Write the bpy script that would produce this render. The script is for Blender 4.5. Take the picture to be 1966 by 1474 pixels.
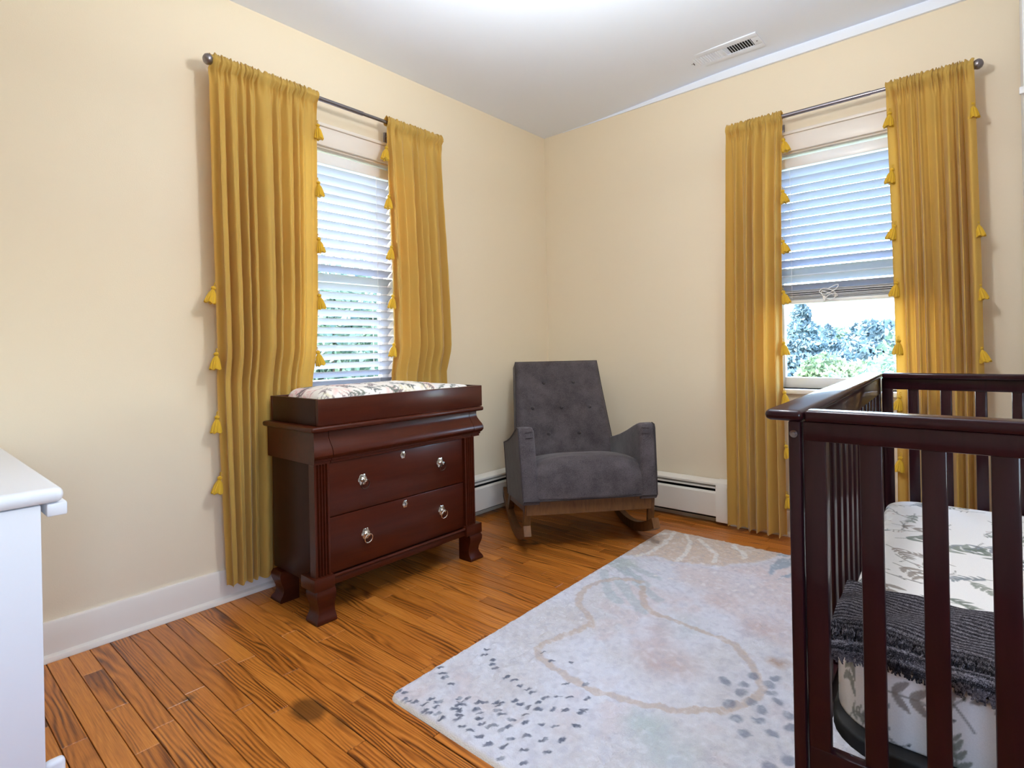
import bpy, bmesh, math, random
import numpy as np
from mathutils import Matrix, Vector

# ------------------------------------------------------------------ scene, camera, sky, sun, added fill lights
for o in list(bpy.data.objects):
    bpy.data.objects.remove(o, do_unlink=True)
sc = bpy.context.scene
COL = sc.collection
PI = math.pi
random.seed(7)

YAW = math.radians(41.04); ROLL = .0195; CR_ = math.sqrt(1 - ROLL * ROLL)
FWD = Vector((-math.sin(YAW), math.cos(YAW), 0)); RGT = Vector((math.cos(YAW), math.sin(YAW), 0)); UPZ = Vector((0, 0, 1))
cr = CR_ * RGT - ROLL * UPZ; cu = ROLL * RGT + CR_ * UPZ
cam_d = bpy.data.cameras.new('camera'); cam = bpy.data.objects.new('camera', cam_d); COL.objects.link(cam)
cam_d.sensor_fit = 'HORIZONTAL'; cam_d.sensor_width = 36; cam_d.lens = 1073.7 / 1966 * 36
cam_d.shift_y = -68 / 1966; cam_d.clip_start = .02; cam_d.clip_end = 400
M = Matrix.Identity(4)
for i in range(3):
    M[i][0] = cr[i]; M[i][1] = cu[i]; M[i][2] = -FWD[i]
M[0][3], M[1][3], M[2][3] = 2.362, -3.097, .988
cam.matrix_world = M
sc.camera = cam

sc.view_settings.view_transform = 'Standard'; sc.view_settings.look = 'None'
sc.view_settings.gamma = 1; sc.view_settings.use_curve_mapping = False
sc.view_settings.exposure = 0.08
try:
    sc.cycles.use_denoising = True
    sc.cycles.max_bounces = 10; sc.cycles.diffuse_bounces = 6; sc.cycles.transparent_max_bounces = 16
    sc.cycles.sample_clamp_indirect = 6
except Exception:
    pass

SKY = 6.5
wd = bpy.data.worlds.new('sky_world'); sc.world = wd; wd.use_nodes = True
nt = wd.node_tree; nt.nodes.clear()
sky = nt.nodes.new('ShaderNodeTexSky'); sky.sky_type = 'NISHITA'; sky.sun_disc = False
sky.sun_elevation = math.radians(48); sky.sun_rotation = math.radians(215); sky.dust_density = 2.5; sky.air_density = 1.0
bg = nt.nodes.new('ShaderNodeBackground'); bg.inputs['Strength'].default_value = SKY
wo = nt.nodes.new('ShaderNodeOutputWorld')
nt.links.new(sky.outputs[0], bg.inputs['Color']); nt.links.new(bg.outputs[0], wo.inputs['Surface'])

def light(name, kind, loc, energy, color=(1, 1, 1), **kw):
    d = bpy.data.lights.new(name, kind); d.energy = energy; d.color = color
    for k, v in kw.items():
        setattr(d, k, v)
    o = bpy.data.objects.new(name, d); o.location = loc; COL.objects.link(o)
    return o
sun = light('sun', 'SUN', (0, 0, 10), 2.5, (1, .95, .87), angle=.01)
sun.rotation_euler = Vector((.35, .62, -.75)).to_track_quat('-Z', 'Y').to_euler()
fill_point = light('added_fill_point', 'POINT', (1.78, -1.80, 2.06), 34, (.96, .975, 1.0), shadow_soft_size=.10)  # added fill light out of view, no fixture
fill_up = light('added_fill_uplight', 'AREA', (1.55, -1.9, 2.0), 34, (.80, .90, 1.0), shape='DISK', size=.4)  # added unseen disc light that brightens the ceiling for soft fill
fill_up.rotation_euler = (PI, 0, 0)
# portals: sampling aid for the sky through the two windows and the added one
for loc, rot, sx, sy in (((-.15, -1.63, 1.37), (0, -PI / 2, 0), 1.2, .72), ((1.80, .15, 1.36), (-PI / 2, 0, 0), .72, 1.2), ((3.36, -3.25, 1.21), (0, PI / 2, 0), .84, .92)):
    p = light('window_portal', 'AREA', loc, 1, shape='RECTANGLE', size=sx, size_y=sy)
    p.rotation_euler = rot
    p.data.cycles.is_portal = True

# ------------------------------------------------------------------ helpers
def tag(o, label=None, cat=None, group=None, kind=None):
    if label: o['label'] = label
    if cat: o['category'] = cat
    if group: o['group'] = group
    if kind: o['kind'] = kind
    return o
def empty(name, loc=(0, 0, 0), rz=0):
    o = bpy.data.objects.new(name, None); o.location = loc; o.rotation_euler = (0, 0, rz); o.empty_display_size = .1
    COL.objects.link(o); return o
def thing(name, label, cat, loc=(0, 0, 0), rz=0, group=None):
    return tag(empty(name, loc, rz), label, cat, group)
def put(name, me, mat, parent=None):
    o = bpy.data.objects.new(name, me); COL.objects.link(o)
    if mat and not me.materials: me.materials.append(mat)
    if parent: o.parent = parent
    return o
def smooth(me, angle=None):
    me.polygons.foreach_set('use_smooth', [True] * len(me.polygons))
    if angle is not None:
        try: me.set_sharp_from_angle(angle=math.radians(angle))
        except Exception: pass
def mesh(vs, fs, sm=None):
    me = bpy.data.meshes.new('m'); me.from_pydata([tuple(v) for v in vs], [], fs); me.update()
    if sm: smooth(me, None if sm is True else sm)
    return me
def boxes(bl, bev=0, seg=2, sm=True):
    """list of (x0,x1,y0,y1,z0,z1) -> one mesh with bevelled edges"""
    bm = bmesh.new()
    for x0, x1, y0, y1, z0, z1 in bl:
        v = [bm.verts.new(p) for p in ((x0, y0, z0), (x1, y0, z0), (x1, y1, z0), (x0, y1, z0), (x0, y0, z1), (x1, y0, z1), (x1, y1, z1), (x0, y1, z1))]
        for f in ((3, 2, 1, 0), (4, 5, 6, 7), (0, 1, 5, 4), (1, 2, 6, 5), (2, 3, 7, 6), (3, 0, 4, 7)):
            bm.faces.new([v[i] for i in f])
    if bev:
        bmesh.ops.bevel(bm, geom=bm.edges[:], offset=bev, segments=seg, profile=.5, affect='EDGES', clamp_overlap=True)
    bmesh.ops.recalc_face_normals(bm, faces=bm.faces[:])
    me = bpy.data.meshes.new('m'); bm.to_mesh(me); bm.free()
    if bev and sm: smooth(me, 35)
    return me
def xform(me, fn):
    n = len(me.vertices); a = np.empty(n * 3); me.vertices.foreach_get('co', a); a = a.reshape(-1, 3)
    b = np.array([fn(*p) for p in a]); me.vertices.foreach_set('co', b.ravel()); me.update(); return me
def join(mes):
    bm = bmesh.new()
    for m in mes:
        bm.from_mesh(m)
    me = bpy.data.meshes.new('m'); bm.to_mesh(me); bm.free(); smooth(me, 35); return me
def grid(nu, nv, fn, closed_u=False, sm=True):
    vs = [fn(i / (nu if closed_u else nu - 1), j / (nv - 1)) for j in range(nv) for i in range(nu)]
    fs = []
    for j in range(nv - 1):
        for i in range(nu if closed_u else nu - 1):
            k = (i + 1) % nu
            fs.append((j * nu + i, j * nu + k, (j + 1) * nu + k, (j + 1) * nu + i))
    return mesh(vs, fs, sm)
def sweep(path, prof, cap=True, closed=False, sm=35):
    """profile points given per path station: prof(station index) -> list of 3d points"""
    rings = [prof(i) for i in range(len(path))]; n = len(rings[0]); vs = [p for r in rings for p in r]; fs = []
    m = len(rings)
    for j in range(m if closed else m - 1):
        jj = (j + 1) % m
        for i in range(n):
            k = (i + 1) % n
            fs.append((j * n + i, j * n + k, jj * n + k, jj * n + i))
    if cap and not closed:
        fs.append(tuple(range(n - 1, -1, -1))); fs.append(tuple(range((m - 1) * n, m * n)))
    return mesh(vs, fs, sm)
def prism(poly, axis, a, b, sm=None):
    """2d polygon extruded along axis between a and b"""
    def P(p, t):
        return {'x': (t, p[0], p[1]), 'y': (p[0], t, p[1]), 'z': (p[0], p[1], t)}[axis]
    return sweep([a, b], lambda i: [P(p, (a, b)[i]) for p in poly], sm=sm)
def tube(pts, r, n=8, closed=False, cap=True):
    pts = [Vector(p) for p in pts]; m = len(pts); rings = []
    ref = None
    for i in range(m):
        t = (pts[(i + 1) % m] - pts[i - 1]) if (closed or 0 < i < m - 1) else (pts[1] - pts[0] if i == 0 else pts[-1] - pts[-2])
        t.normalize()
        if ref is None:
            ref = Vector((0, 0, 1)) if abs(t.z) < .9 else Vector((1, 0, 0))
        s = t.cross(ref).normalized(); ref = s.cross(t).normalized()
        rr = r[i] if isinstance(r, (list, tuple)) else r
        rings.append([pts[i] + rr * (math.cos(2 * PI * k / n) * s + math.sin(2 * PI * k / n) * ref) for k in range(n)])
    return sweep(rings, lambda i: rings[i], cap=cap, closed=closed, sm=True if closed else 50)
def lathe(prof, c=(0, 0, 0), axis='z', n=20, sm=40):
    def P(r, h, a):
        u, v = r * math.cos(a), r * math.sin(a)
        q = {'z': (u, v, h), 'x': (h, u, v), 'y': (u, h, v)}[axis]
        return (c[0] + q[0], c[1] + q[1], c[2] + q[2])
    return sweep(prof, lambda i: [P(max(prof[i][0], 1e-5), prof[i][1], 2 * PI * k / n) for k in range(n)], sm=sm)
def lin(c):
    return tuple(((x / 255) / 12.92 if x / 255 <= .04045 else ((x / 255 + .055) / 1.055) ** 2.4) for x in c)

# ---- materials
class N:
    def __init__(s, name):
        s.m = bpy.data.materials.new(name); s.m.use_nodes = True; s.t = s.m.node_tree; s.t.nodes.clear()
        s.out = s.n('OutputMaterial')
    def n(s, typ, **kw):
        x = s.t.nodes.new('ShaderNode' + typ)
        for k, v in kw.items():
            setattr(x, k, v)
        return x
    def l(s, a, b): s.t.links.new(a, b)
    def set(s, inp, v):
        if hasattr(v, 'is_linked') or hasattr(v, 'links'): s.l(v, inp)
        elif isinstance(v, tuple) and len(v) == 3 and inp.type == 'RGBA': inp.default_value = (*v, 1)
        else: inp.default_value = v
    def coord(s, kind='Object', scale=(1, 1, 1), rnd=False, rot=(0, 0, 0)):
        v = s.n('TexCoord').outputs[kind]
        if rnd:
            oi = s.n('ObjectInfo'); mu = s.n('VectorMath', operation='MULTIPLY_ADD')
            cb = s.n('CombineXYZ')
            s.l(oi.outputs['Random'], cb.inputs[0]); s.l(oi.outputs['Random'], cb.inputs[1]); s.l(oi.outputs['Random'], cb.inputs[2])
            s.l(cb.outputs[0], mu.inputs[0]); mu.inputs[1].default_value = (37.3, 91.7, 53.1); s.l(v, mu.inputs[2]); v = mu.outputs[0]
        mp = s.n('Mapping'); mp.inputs['Scale'].default_value = scale; mp.inputs['Rotation'].default_value = rot; s.l(v, mp.inputs[0]); return mp.outputs[0]
    def noise(s, vec, scale, detail=3, rough=.5, dist=0):
        x = s.n('TexNoise'); s.l(vec, x.inputs['Vector']); x.inputs['Scale'].default_value = scale; x.inputs['Detail'].default_value = detail
        x.inputs['Roughness'].default_value = rough; x.inputs['Distortion'].default_value = dist; return x.outputs['Fac']
    def ramp(s, fac, stops, interp='LINEAR'):
        x = s.n('ValToRGB'); x.color_ramp.interpolation = interp; s.l(fac, x.inputs[0]); e = x.color_ramp.elements
        while len(e) < len(stops): e.new(.5)
        for el, (p, c) in zip(e, stops):
            el.position = p; el.color = (*c, 1) if len(c) == 3 else c
        return x.outputs[0]
    def math(s, op, a, b=0.0, clamp=False):
        x = s.n('Math', operation=op); x.use_clamp = clamp; s.set(x.inputs[0], a); s.set(x.inputs[1], b); return x.outputs[0]
    def mix(s, fac, a, b, blend='MIX'):
        x = s.n('Mix', data_type='RGBA', blend_type=blend); s.set(x.inputs[0], fac); s.set(x.inputs[6], a); s.set(x.inputs[7], b); return x.outputs[2]
    def bump(s, h, strength=.3, dist=.01):
        x = s.n('Bump'); x.inputs['Strength'].default_value = strength; x.inputs['Distance'].default_value = dist; s.l(h, x.inputs['Height']); return x.outputs[0]
    def pbr(s, color, rough=.5, metal=0, normal=None, spec=.5, coat=0, sheen=0, alpha=None):
        x = s.n('BsdfPrincipled'); s.set(x.inputs['Base Color'], color); s.set(x.inputs['Roughness'], rough); x.inputs['Metallic'].default_value = metal
        x.inputs['Specular IOR Level'].default_value = spec; x.inputs['Coat Weight'].default_value = coat; x.inputs['Coat Roughness'].default_value = .12
        if sheen: x.inputs['Sheen Weight'].default_value = sheen; x.inputs['Sheen Roughness'].default_value = .4
        if normal is not None: s.l(normal, x.inputs['Normal'])
        return x.outputs[0]
    def done(s, sh): s.l(sh, s.out.inputs['Surface']); return s.m

def paint(name, col, rough=.55, nscale=60, var=.03, bump=.06):
    a = N(name); v = a.coord(); n = a.noise(v, nscale, 4)
    c = a.mix(a.math('MULTIPLY', a.noise(v, 1.3, 2), var * 2), col, tuple(x * .82 for x in col))
    return a.done(a.pbr(c, rough, normal=a.bump(n, bump, .004)))
def wood(name, light_, dark, scale=(2, 40, 40), rough=.3, coat=.3, bump=.05, contrast=(.35, .7), spec=.5):
    a = N(name); v = a.coord(scale=scale, rnd=False); d = a.noise(v, 1.2, 5, .6, 1.2); n2 = a.noise(v, 6, 3, .6)
    f = a.math('ADD', a.math('MULTIPLY', d, .75), a.math('MULTIPLY', n2, .25))
    c = a.ramp(f, [(contrast[0], dark), (contrast[1], light_)])
    return a.done(a.pbr(c, rough, normal=a.bump(f, bump, .002), coat=coat, spec=spec))
def metal(name, col, rough=.3):
    a = N(name); v = a.coord(scale=(1, 1, 1)); n = a.noise(v, 200, 2)
    return a.done(a.pbr(a.mix(n, col, tuple(x * .7 for x in col)), rough, metal=1))

WALL = lin((231, 216, 189))
m_wall = paint('cream_wall_paint', WALL, .6, 220, .03, .08)
m_ceil = paint('white_ceiling_paint', lin((236, 241, 250)), .7, 150, .03, .05)
m_trim = paint('white_trim_paint', lin((232, 223, 212)), .35, 40, .02, .03)
m_heater = paint('cream_heater_enamel', lin((232, 226, 214)), .35, 40, .02, .02)
m_dark = paint('dark_part_and_cavity_shade', (.012, .011, .01), .7, 50, .02, .02)  # near black for dark parts, and as painted shade inside hollows
m_vinyl = paint('white_vinyl', lin((238, 238, 238)), .3, 40, .02, .01)
m_white = paint('white_furniture_paint', lin((222, 223, 227)), .35, 60, .02, .02)
m_exterior = paint('outside_siding', lin((190, 190, 185)), .7, 30, .05, .1)
m_steel = metal('brushed_rod_metal', (.30, .27, .28), .28)
m_chrome = metal('silver_pull_metal', (.85, .80, .70), .22)
m_dullring = metal('dark_pull_ring_metal', (.10, .06, .045), .35)
m_bolt = metal('black_bolt_metal', (.22, .20, .23), .3)
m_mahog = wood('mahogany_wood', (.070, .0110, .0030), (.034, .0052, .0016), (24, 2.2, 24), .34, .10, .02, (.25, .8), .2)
m_mahog_shaded = wood('mahogany_shaded_wood', (.034, .0062, .002), (.016, .0032, .0014), (24, 24, 2.2), .40, .04, .02, (.25, .8), .15)  # darker mahogany copy, shade of the side faces put into the colour
m_crib = wood('espresso_crib_wood', (.024, .0040, .0068), (.013, .0022, .0040), (25, 25, 3), .4, .35, .02, (.3, .75))
m_walnut = wood('walnut_chair_wood', (.20, .085, .025), (.085, .033, .010), (30, 30, 5), .45, .0, .05, (.3, .75), .25)
m_crib.node_tree.nodes['Principled BSDF'].inputs['Specular IOR Level'].default_value = .1
m_crib.node_tree.nodes['Principled BSDF'].inputs['Coat Roughness'].default_value = .06

def velvet(name, col, trans, tfac=.30):
    a = N(name); v = a.coord(); n = a.noise(v, 260, 3); n2 = a.noise(a.coord(scale=(14, 14, 2.2)), 1.6, 4, .6, .6)
    c = a.mix(a.math('MULTIPLY', n2, .5), col, tuple(x * .62 for x in col))
    p = a.pbr(c, .75, normal=a.bump(n, .15, .002), spec=.15, sheen=.25)
    t = a.n('BsdfTranslucent'); a.set(t.inputs[0], trans); mx = a.n('MixShader'); mx.inputs[0].default_value = tfac
    a.l(p, mx.inputs[1]); a.l(t.outputs[0], mx.inputs[2]); return a.done(mx.outputs[0])
m_velvet = velvet('mustard_velvet', lin((200, 164, 84)), (.88, .40, .05), .20)
m_tassel = velvet('yellow_tassel_yarn', lin((216, 172, 50)), (.9, .55, .06), .12)
def slatmat():
    a = N('white_blind_slat'); n = a.noise(a.coord(), 30, 2)
    p = a.pbr(a.mix(a.math('MULTIPLY', n, .05), (.56, .57, .60), (.52, .53, .57)), .4)
    t = a.n('BsdfTranslucent'); a.set(t.inputs[0], (.55, .68, .85)); mx = a.n('MixShader'); mx.inputs[0].default_value = .15
    a.l(p, mx.inputs[1]); a.l(t.outputs[0], mx.inputs[2]); return a.done(mx.outputs[0])
m_slat = slatmat()
def glassmat():
    a = N('window_glass'); t = a.n('BsdfTransparent'); g = a.n('BsdfGlossy'); g.inputs['Roughness'].default_value = .02
    lw = a.n('LayerWeight'); lw.inputs[0].default_value = .12; mx = a.n('MixShader')
    a.l(a.math('MULTIPLY', lw.outputs['Fresnel'], .6), mx.inputs[0]); a.l(t.outputs[0], mx.inputs[1]); a.l(g.outputs[0], mx.inputs[2])
    t.inputs[0].default_value = (.96, .98, 1, 1); return a.done(mx.outputs[0])
m_glass = glassmat()
def fabric(name, c1, c2, scale=900, rough=.9, sheen=.15):
    a = N(name); v = a.coord(); n = a.noise(v, scale, 2, .7); n2 = a.noise(v, 12, 4, .6)
    f = a.math('ADD', a.math('MULTIPLY', n, .6), a.math('MULTIPLY', n2, .4)); c = a.ramp(f, [(.35, c1), (.65, c2)])
    return a.done(a.pbr(c, rough, normal=a.bump(n, .25, .002), spec=.2, sheen=sheen))
m_grey = fabric('grey_chair_fabric', lin((52, 46, 47)), lin((92, 84, 85)), 330)
m_piping = fabric('dark_piping_fabric', lin((52, 44, 44)), lin((66, 58, 58)))
def vcol(name, rough=.9, bscale=300, bstr=.3, sheen=.1, bdist=.004):
    a = N(name); at = a.n('Attribute', attribute_name='Col'); v = a.coord(); n = a.noise(v, bscale, 3, .6)
    c = a.mix(.14, at.outputs['Color'], a.ramp(n, [(.3, (.45, .45, .45)), (.7, (1, 1, 1))]), 'MULTIPLY')
    return a.done(a.pbr(c, rough, normal=a.bump(n, bstr, bdist), spec=.15, sheen=sheen))
m_rug = vcol('printed_plush_rug', .95, 260, .7, .2, .006)
m_sheet = vcol('leaf_print_cotton', .85, 500, .08, .1, .002)
def knit():
    a = N('charcoal_knit'); v = a.coord(); w = a.n('TexWave'); w.wave_type = 'BANDS'; w.bands_direction = 'Y'; a.l(v, w.inputs[0])
    w.inputs['Scale'].default_value = 26; w.inputs['Distortion'].default_value = 5; w.inputs['Detail'].default_value = 2; w.inputs['Detail Scale'].default_value = 30
    n = a.noise(a.coord(scale=(1, 2.5, 1)), 190, 2, .7)
    f = a.math('ADD', a.math('MULTIPLY', w.outputs['Fac'], .30), a.math('MULTIPLY', n, .70))
    c = a.ramp(f, [(.32, lin((26, 24, 27))), (.52, lin((74, 70, 76))), (.72, lin((150, 144, 150)))])
    return a.done(a.pbr(c, .95, normal=a.bump(f, .9, .006), spec=.1))
m_knit = knit()

def oak():
    a = N('oak_floor_board'); oi = a.n('ObjectInfo'); r = oi.outputs['Random']
    v = a.coord(rnd=True); wv = a.coord()
    sx = a.n('SeparateXYZ'); a.l(v, sx.inputs[0])
    dist = a.noise(a.coord(scale=(1.5, 11, 1), rnd=True), 1.0, 2, .5)
    band = a.math('ADD', a.math('MULTIPLY', sx.outputs[1], 420.0), a.math('MULTIPLY', dist, 60.0))
    s = a.math('ADD', a.math('MULTIPLY', a.math('SINE', band), .5), .5)
    fine = a.noise(a.coord(scale=(5, 170, 1), rnd=True), 1.0, 3, .6)
    patch = a.noise(a.coord(scale=(1.4, 7, 1), rnd=True), 1.0, 2, .5)
    amp = a.math('MULTIPLY', a.ramp(patch, [(.38, (0, 0, 0)), (.62, (1, 1, 1))]), .46)
    pores = a.noise(a.coord(scale=(16, 420, 1), rnd=True), 1.0, 2, .6)
    s2 = a.math('POWER', s, .7)
    f = a.math('ADD', a.math('MULTIPLY', fine, .55), a.math('MULTIPLY', pores, .45))
    f = a.math('SUBTRACT', a.math('ADD', f, .06), a.math('MULTIPLY', amp, a.math('SUBTRACT', 1.0, s2)))
    c = a.ramp(f, [(.10, lin((92, 46, 12))), (.34, lin((152, 86, 28))), (.56, lin((186, 112, 42))), (.75, lin((204, 134, 58)))])
    tone = a.ramp(r, [(0, (.74, .68, .60)), (.25, (.92, .89, .85)), (.7, (1, 1, 1)), (1, (1.06, 1.08, 1.1))])
    c = a.mix(1.0, c, tone, 'MULTIPLY')
    # water stains, each with its own place on the boards
    sw = a.n('SeparateXYZ'); a.l(wv, sw.inputs[0])
    def blot(x, y, rx, ry, wob=.25):
        dx = a.math('DIVIDE', a.math('SUBTRACT', sw.outputs[0], x), rx); dy = a.math('DIVIDE', a.math('SUBTRACT', sw.outputs[1], y), ry)
        d = a.math('SQRT', a.math('ADD', a.math('POWER', dx, 2.0), a.math('POWER', dy, 2.0)))
        d = a.math('ADD', d, a.math('MULTIPLY', a.noise(wv, 28, 2), wob)); return a.math('SUBTRACT', 1.35, d, True)
    st = a.math('MAXIMUM', a.math('MULTIPLY', blot(.905, -2.312, .062, .042), 2.2, True), a.math('MULTIPLY', blot(1.02, -2.284, .05, .02), .8))
    st = a.math('MAXIMUM', st, a.math('MULTIPLY', blot(.59, -2.51, .022, .03, .5), 1.1))
    st = a.math('MAXIMUM', st, a.math('MULTIPLY', blot(1.0, -2.235, .10, .02), .4))
    c = a.mix(a.math('MULTIPLY', st, .72, True), c, lin((62, 36, 16)))
    return a.done(a.pbr(c, a.math('ADD', .26, a.math('MULTIPLY', fine, .16)), normal=a.bump(f, .10, .002), coat=.08, spec=.35))
m_oak = oak()
m_leaf = None
def leafmat(name, c1, c2):
    a = N(name); n = a.noise(a.coord(), 1.2, 3); c = a.ramp(n, [(.3, c1), (.7, c2)])
    p = a.pbr(c, .6); t = a.n('BsdfTranslucent'); a.l(c, t.inputs[0]); mx = a.n('MixShader'); mx.inputs[0].default_value = .35
    a.l(p, mx.inputs[1]); a.l(t.outputs[0], mx.inputs[2]); return a.done(mx.outputs[0])
m_leafs = [leafmat('green_leaves', (.030, .062, .045), (.10, .155, .10)), leafmat('blue_green_needles', (.030, .055, .068), (.080, .135, .155)), leafmat('pale_green_leaves', (.060, .10, .05), (.15, .20, .11))]
m_bark = wood('tree_bark', (.16, .11, .08), (.06, .04, .03), (8, 8, 2), .9, 0, .3)
m_grass = fabric('lawn_grass', (.10, .13, .08), (.19, .22, .14), 6, .95, 0)

# ------------------------------------------------------------------ room shell
XR, YF, HC = 3.20, -4.70, 2.44
def struct(name, me, mat, label=None):
    o = put(name, me, mat); tag(o, label, kind='structure'); return o
W1 = dict(s0=-1.97, s1=-1.29, z0=.80, z1=1.95); W2 = dict(s0=1.46, s1=2.14, z0=.755, z1=1.965)
T = .15
struct('wall_left', boxes([(-T, 0, YF - T, W1['s0'], -.05, 2.62), (-T, 0, W1['s1'], T, -.05, 2.62), (-T, 0, W1['s0'], W1['s1'], -.05, W1['z0']), (-T, 0, W1['s0'], W1['s1'], W1['z1'], 2.62)]), m_wall, 'cream wall on the left with one window')
struct('wall_back', boxes([(0, W2['s0'], 0, T, -.05, 2.62), (W2['s1'], XR + T, 0, T, -.05, 2.62), (W2['s0'], W2['s1'], 0, T, -.05, W2['z0']), (W2['s0'], W2['s1'], 0, T, W2['z1'], 2.62)]), m_wall, 'cream wall at the back right with one window')
W3 = dict(s0=-3.70, s1=-2.80, z0=.80, z1=1.62)
struct('wall_right', boxes([(XR, XR + T, YF - T, W3['s0'], -.05, 2.62), (XR, XR + T, W3['s1'], 0, -.05, 2.62), (XR, XR + T, W3['s0'], W3['s1'], -.05, W3['z0']), (XR, XR + T, W3['s0'], W3['s1'], W3['z1'], 2.62)]), m_wall)
w3 = tag(empty('added_window_3'), 'added unseen window in the right wall, letting in fill light', kind='structure')  # added opening out of view, brings sky light in from the right
wx0, wx1, wm = XR + .04, XR + .10, (W3['s0'] + W3['s1']) / 2
put('window_frame', boxes([(wx0, wx1, W3['s0'], W3['s0'] + .06, W3['z0'], W3['z1']), (wx0, wx1, W3['s1'] - .06, W3['s1'], W3['z0'], W3['z1']), (wx0, wx1, wm - .03, wm + .03, W3['z0'], W3['z1']), (wx0, wx1, W3['s0'], W3['s1'], W3['z0'], W3['z0'] + .06), (wx0, wx1, W3['s0'], W3['s1'], W3['z1'] - .06, W3['z1'])], .004), m_trim, w3)
for a_, b_ in ((W3['s0'] + .05, wm - .02), (wm + .02, W3['s1'] - .05)): put('pane', boxes([(wx0 + .03, wx0 + .034, a_, b_, W3['z0'] + .04, W3['z1'] - .04)]), m_glass, w3)
struct('wall_front', boxes([(0, XR, YF - T, YF, -.05, 2.62)]), m_wall)
def ceil_z(x):
    t = min(1, max(0, (x - .15) / 1.35)); return HC + .052 * t * t * (3 - 2 * t)
def ceil_mesh():
    me = grid(40, 12, lambda u, v: (u * XR, YF + v * (0 - YF), ceil_z(u * XR)))
    top = boxes([(0, XR, YF, 0, 2.55, 2.6)]); return join([me, top])
struct('ceiling', ceil_mesh(), m_ceil, 'white painted ceiling')
# plaster trim strip below the sagging ceiling edge on the back wall
def trim_ring(i, xs):
    x = xs[i]; h = max(.002, ceil_z(x) - HC - .004); d = .004 + .012 * min(1, h / .04)
    return [(x, -.0005, HC - .002), (x, -d, HC - .002), (x, -d, HC + h * .80), (x, -d * .55, HC + h * .86), (x, -.003, HC + h * .88), (x, -.003, HC + h + .012), (x, -.0005, HC + h + .012)]
xs = list(np.linspace(.16, XR, 40))
struct('trim_1', sweep(xs, lambda i: trim_ring(i, xs)), m_ceil, 'white trim strip between back wall and ceiling')

# floor: slab plus individual oak boards
floor = struct('floor', boxes([(-.02, XR, YF, .02, -.06, -.014)]), m_dark, 'oak strip floor of narrow boards')
hidden = []
rng = random.Random(3)
RW = .057; y = 0.0; row = 0; nplank = 0
while y - RW > YF - .05:
    y1 = y; y0 = y - RW; x = 0.0; x -= rng.uniform(0, .6)
    while x < XR:
        L = rng.choice([.28, .42, .55, .7, .85, 1.05]) * rng.uniform(.85, 1.15)
        xa, xb = max(0, x), min(XR, x + L); x += L
        if xb - xa < .06: continue
        g = .0010; zt = rng.uniform(-.0010, 0)
        vis = (y0 > -2.95) and (xa < 1.10 or y1 > -.36 or (y1 < -2.08 and xa < 2.1))
        if vis:
            put('plank', boxes([(xa + g, xb - g, y0 + g, y1 - g, -.013, zt)], .0010, 1, False), m_oak, floor); nplank += 1
        else:
            hidden.append((xa + g, xb - g, y0 + g, y1 - g, -.013, zt))
    y = y0; row += 1
ho = put('plank_field', boxes(hidden), m_oak, floor); ho['kind'] = 'stuff'

# baseboards with shoe moulding
def bboard(name, wall, s0, s1, label=None):
    prof = [(0, 0), (.032, 0), (.032, .006), (.028, .015), (.017, .020), (.014, .021), (.014, .118), (.010, .125), (0, .125)]
    if wall == 'L': me = sweep([s0, s1], lambda i: [(d, (s0, s1)[i], z) for d, z in prof])
    else: me = sweep([s0, s1], lambda i: [((s0, s1)[i], -d, z) for d, z in prof])
    return struct(name, me, m_trim, label)
bboard('baseboard_left', 'L', YF, -1.30, 'white baseboard along the left wall')
bboard('baseboard_back', 'R', 1.245, XR, 'white baseboard under the back wall window')

# ------------------------------------------------------------------ windows
def WM(wall):
    return (lambda d, s, z: (d, s, z)) if wall == 'L' else (lambda d, s, z: (s, -d, z))
def wbox(wall, bl, bev=.002):
    """boxes in (d0,d1,s0,s1,z0,z1) of a wall"""
    if wall == 'L': return boxes(bl, bev)
    return boxes([(s0, s1, -d1, -d0, z0, z1) for d0, d1, s0, s1, z0, z1 in bl], bev)
def window(name, wall, w, label, apron=True):
    s0, s1, z0, z1 = w['s0'], w['s1'], w['z0'], w['z1']; cw = .088
    root = empty(name); tag(root, label, kind='structure')
    P = lambda nm, bl, bev=.002, mat=m_trim, par=root: put(nm, wbox(wall, bl, bev), mat, par)
    P('head_casing', [(0.0, .018, s0 - cw, s1 + cw, z1 - .004, z1 + .082), (0.0, .026, s0 - cw - .006, s1 + cw + .006, z1 + .082, z1 + .098)], .004)
    for a, b in ((s0 - cw, s0 + .004), (s1 - .004, s1 + cw)):
        P('side_casing', [(0, .018, a, b, z0 - .01, z1 - .004)], .004)
    P('jamb', [(-T, 0.0, s0, s0 + .012, z0, z1), (-T, 0.0, s1 - .012, s1, z0, z1), (-T, 0.0, s0 + .012, s1 - .012, z1 - .012, z1)], .001)
    P('stool', [(-T, .045, s0 - cw, s1 + cw, z0 - .024, z0)], .006)
    P('apron', [(0, .016, s0 - cw + .01, s1 + cw - .01, z0 - .10, z0 - .024)], .003)
    zm = 1.345; a, b = s0 + .012, s1 - .012
    for nm, d0, d1, za, zb in (('lower_sash', -.098, -.066, z0, zm + .02), ('upper_sash', -.134, -.102, zm - .02, z1 - .012)):
        f = .042
        sa = P(nm, [(d0, d1, a, a + f, za, zb), (d0, d1, b - f, b, za, zb), (d0, d1, a + f, b - f, za, za + (.055 if nm[0] == 'l' else .04)), (d0, d1, a + f, b - f, zb - .04, zb)], .003, m_vinyl)
        put('pane', wbox(wall, [((d0 + d1) / 2 - .0015, (d0 + d1) / 2 + .0015, a + f - .004, b - f + .004, za + .03, zb - .03)], 0), m_glass, sa)
    return root
window('window_1', 'L', W1, 'double hung window behind the blind on the left wall')
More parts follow.
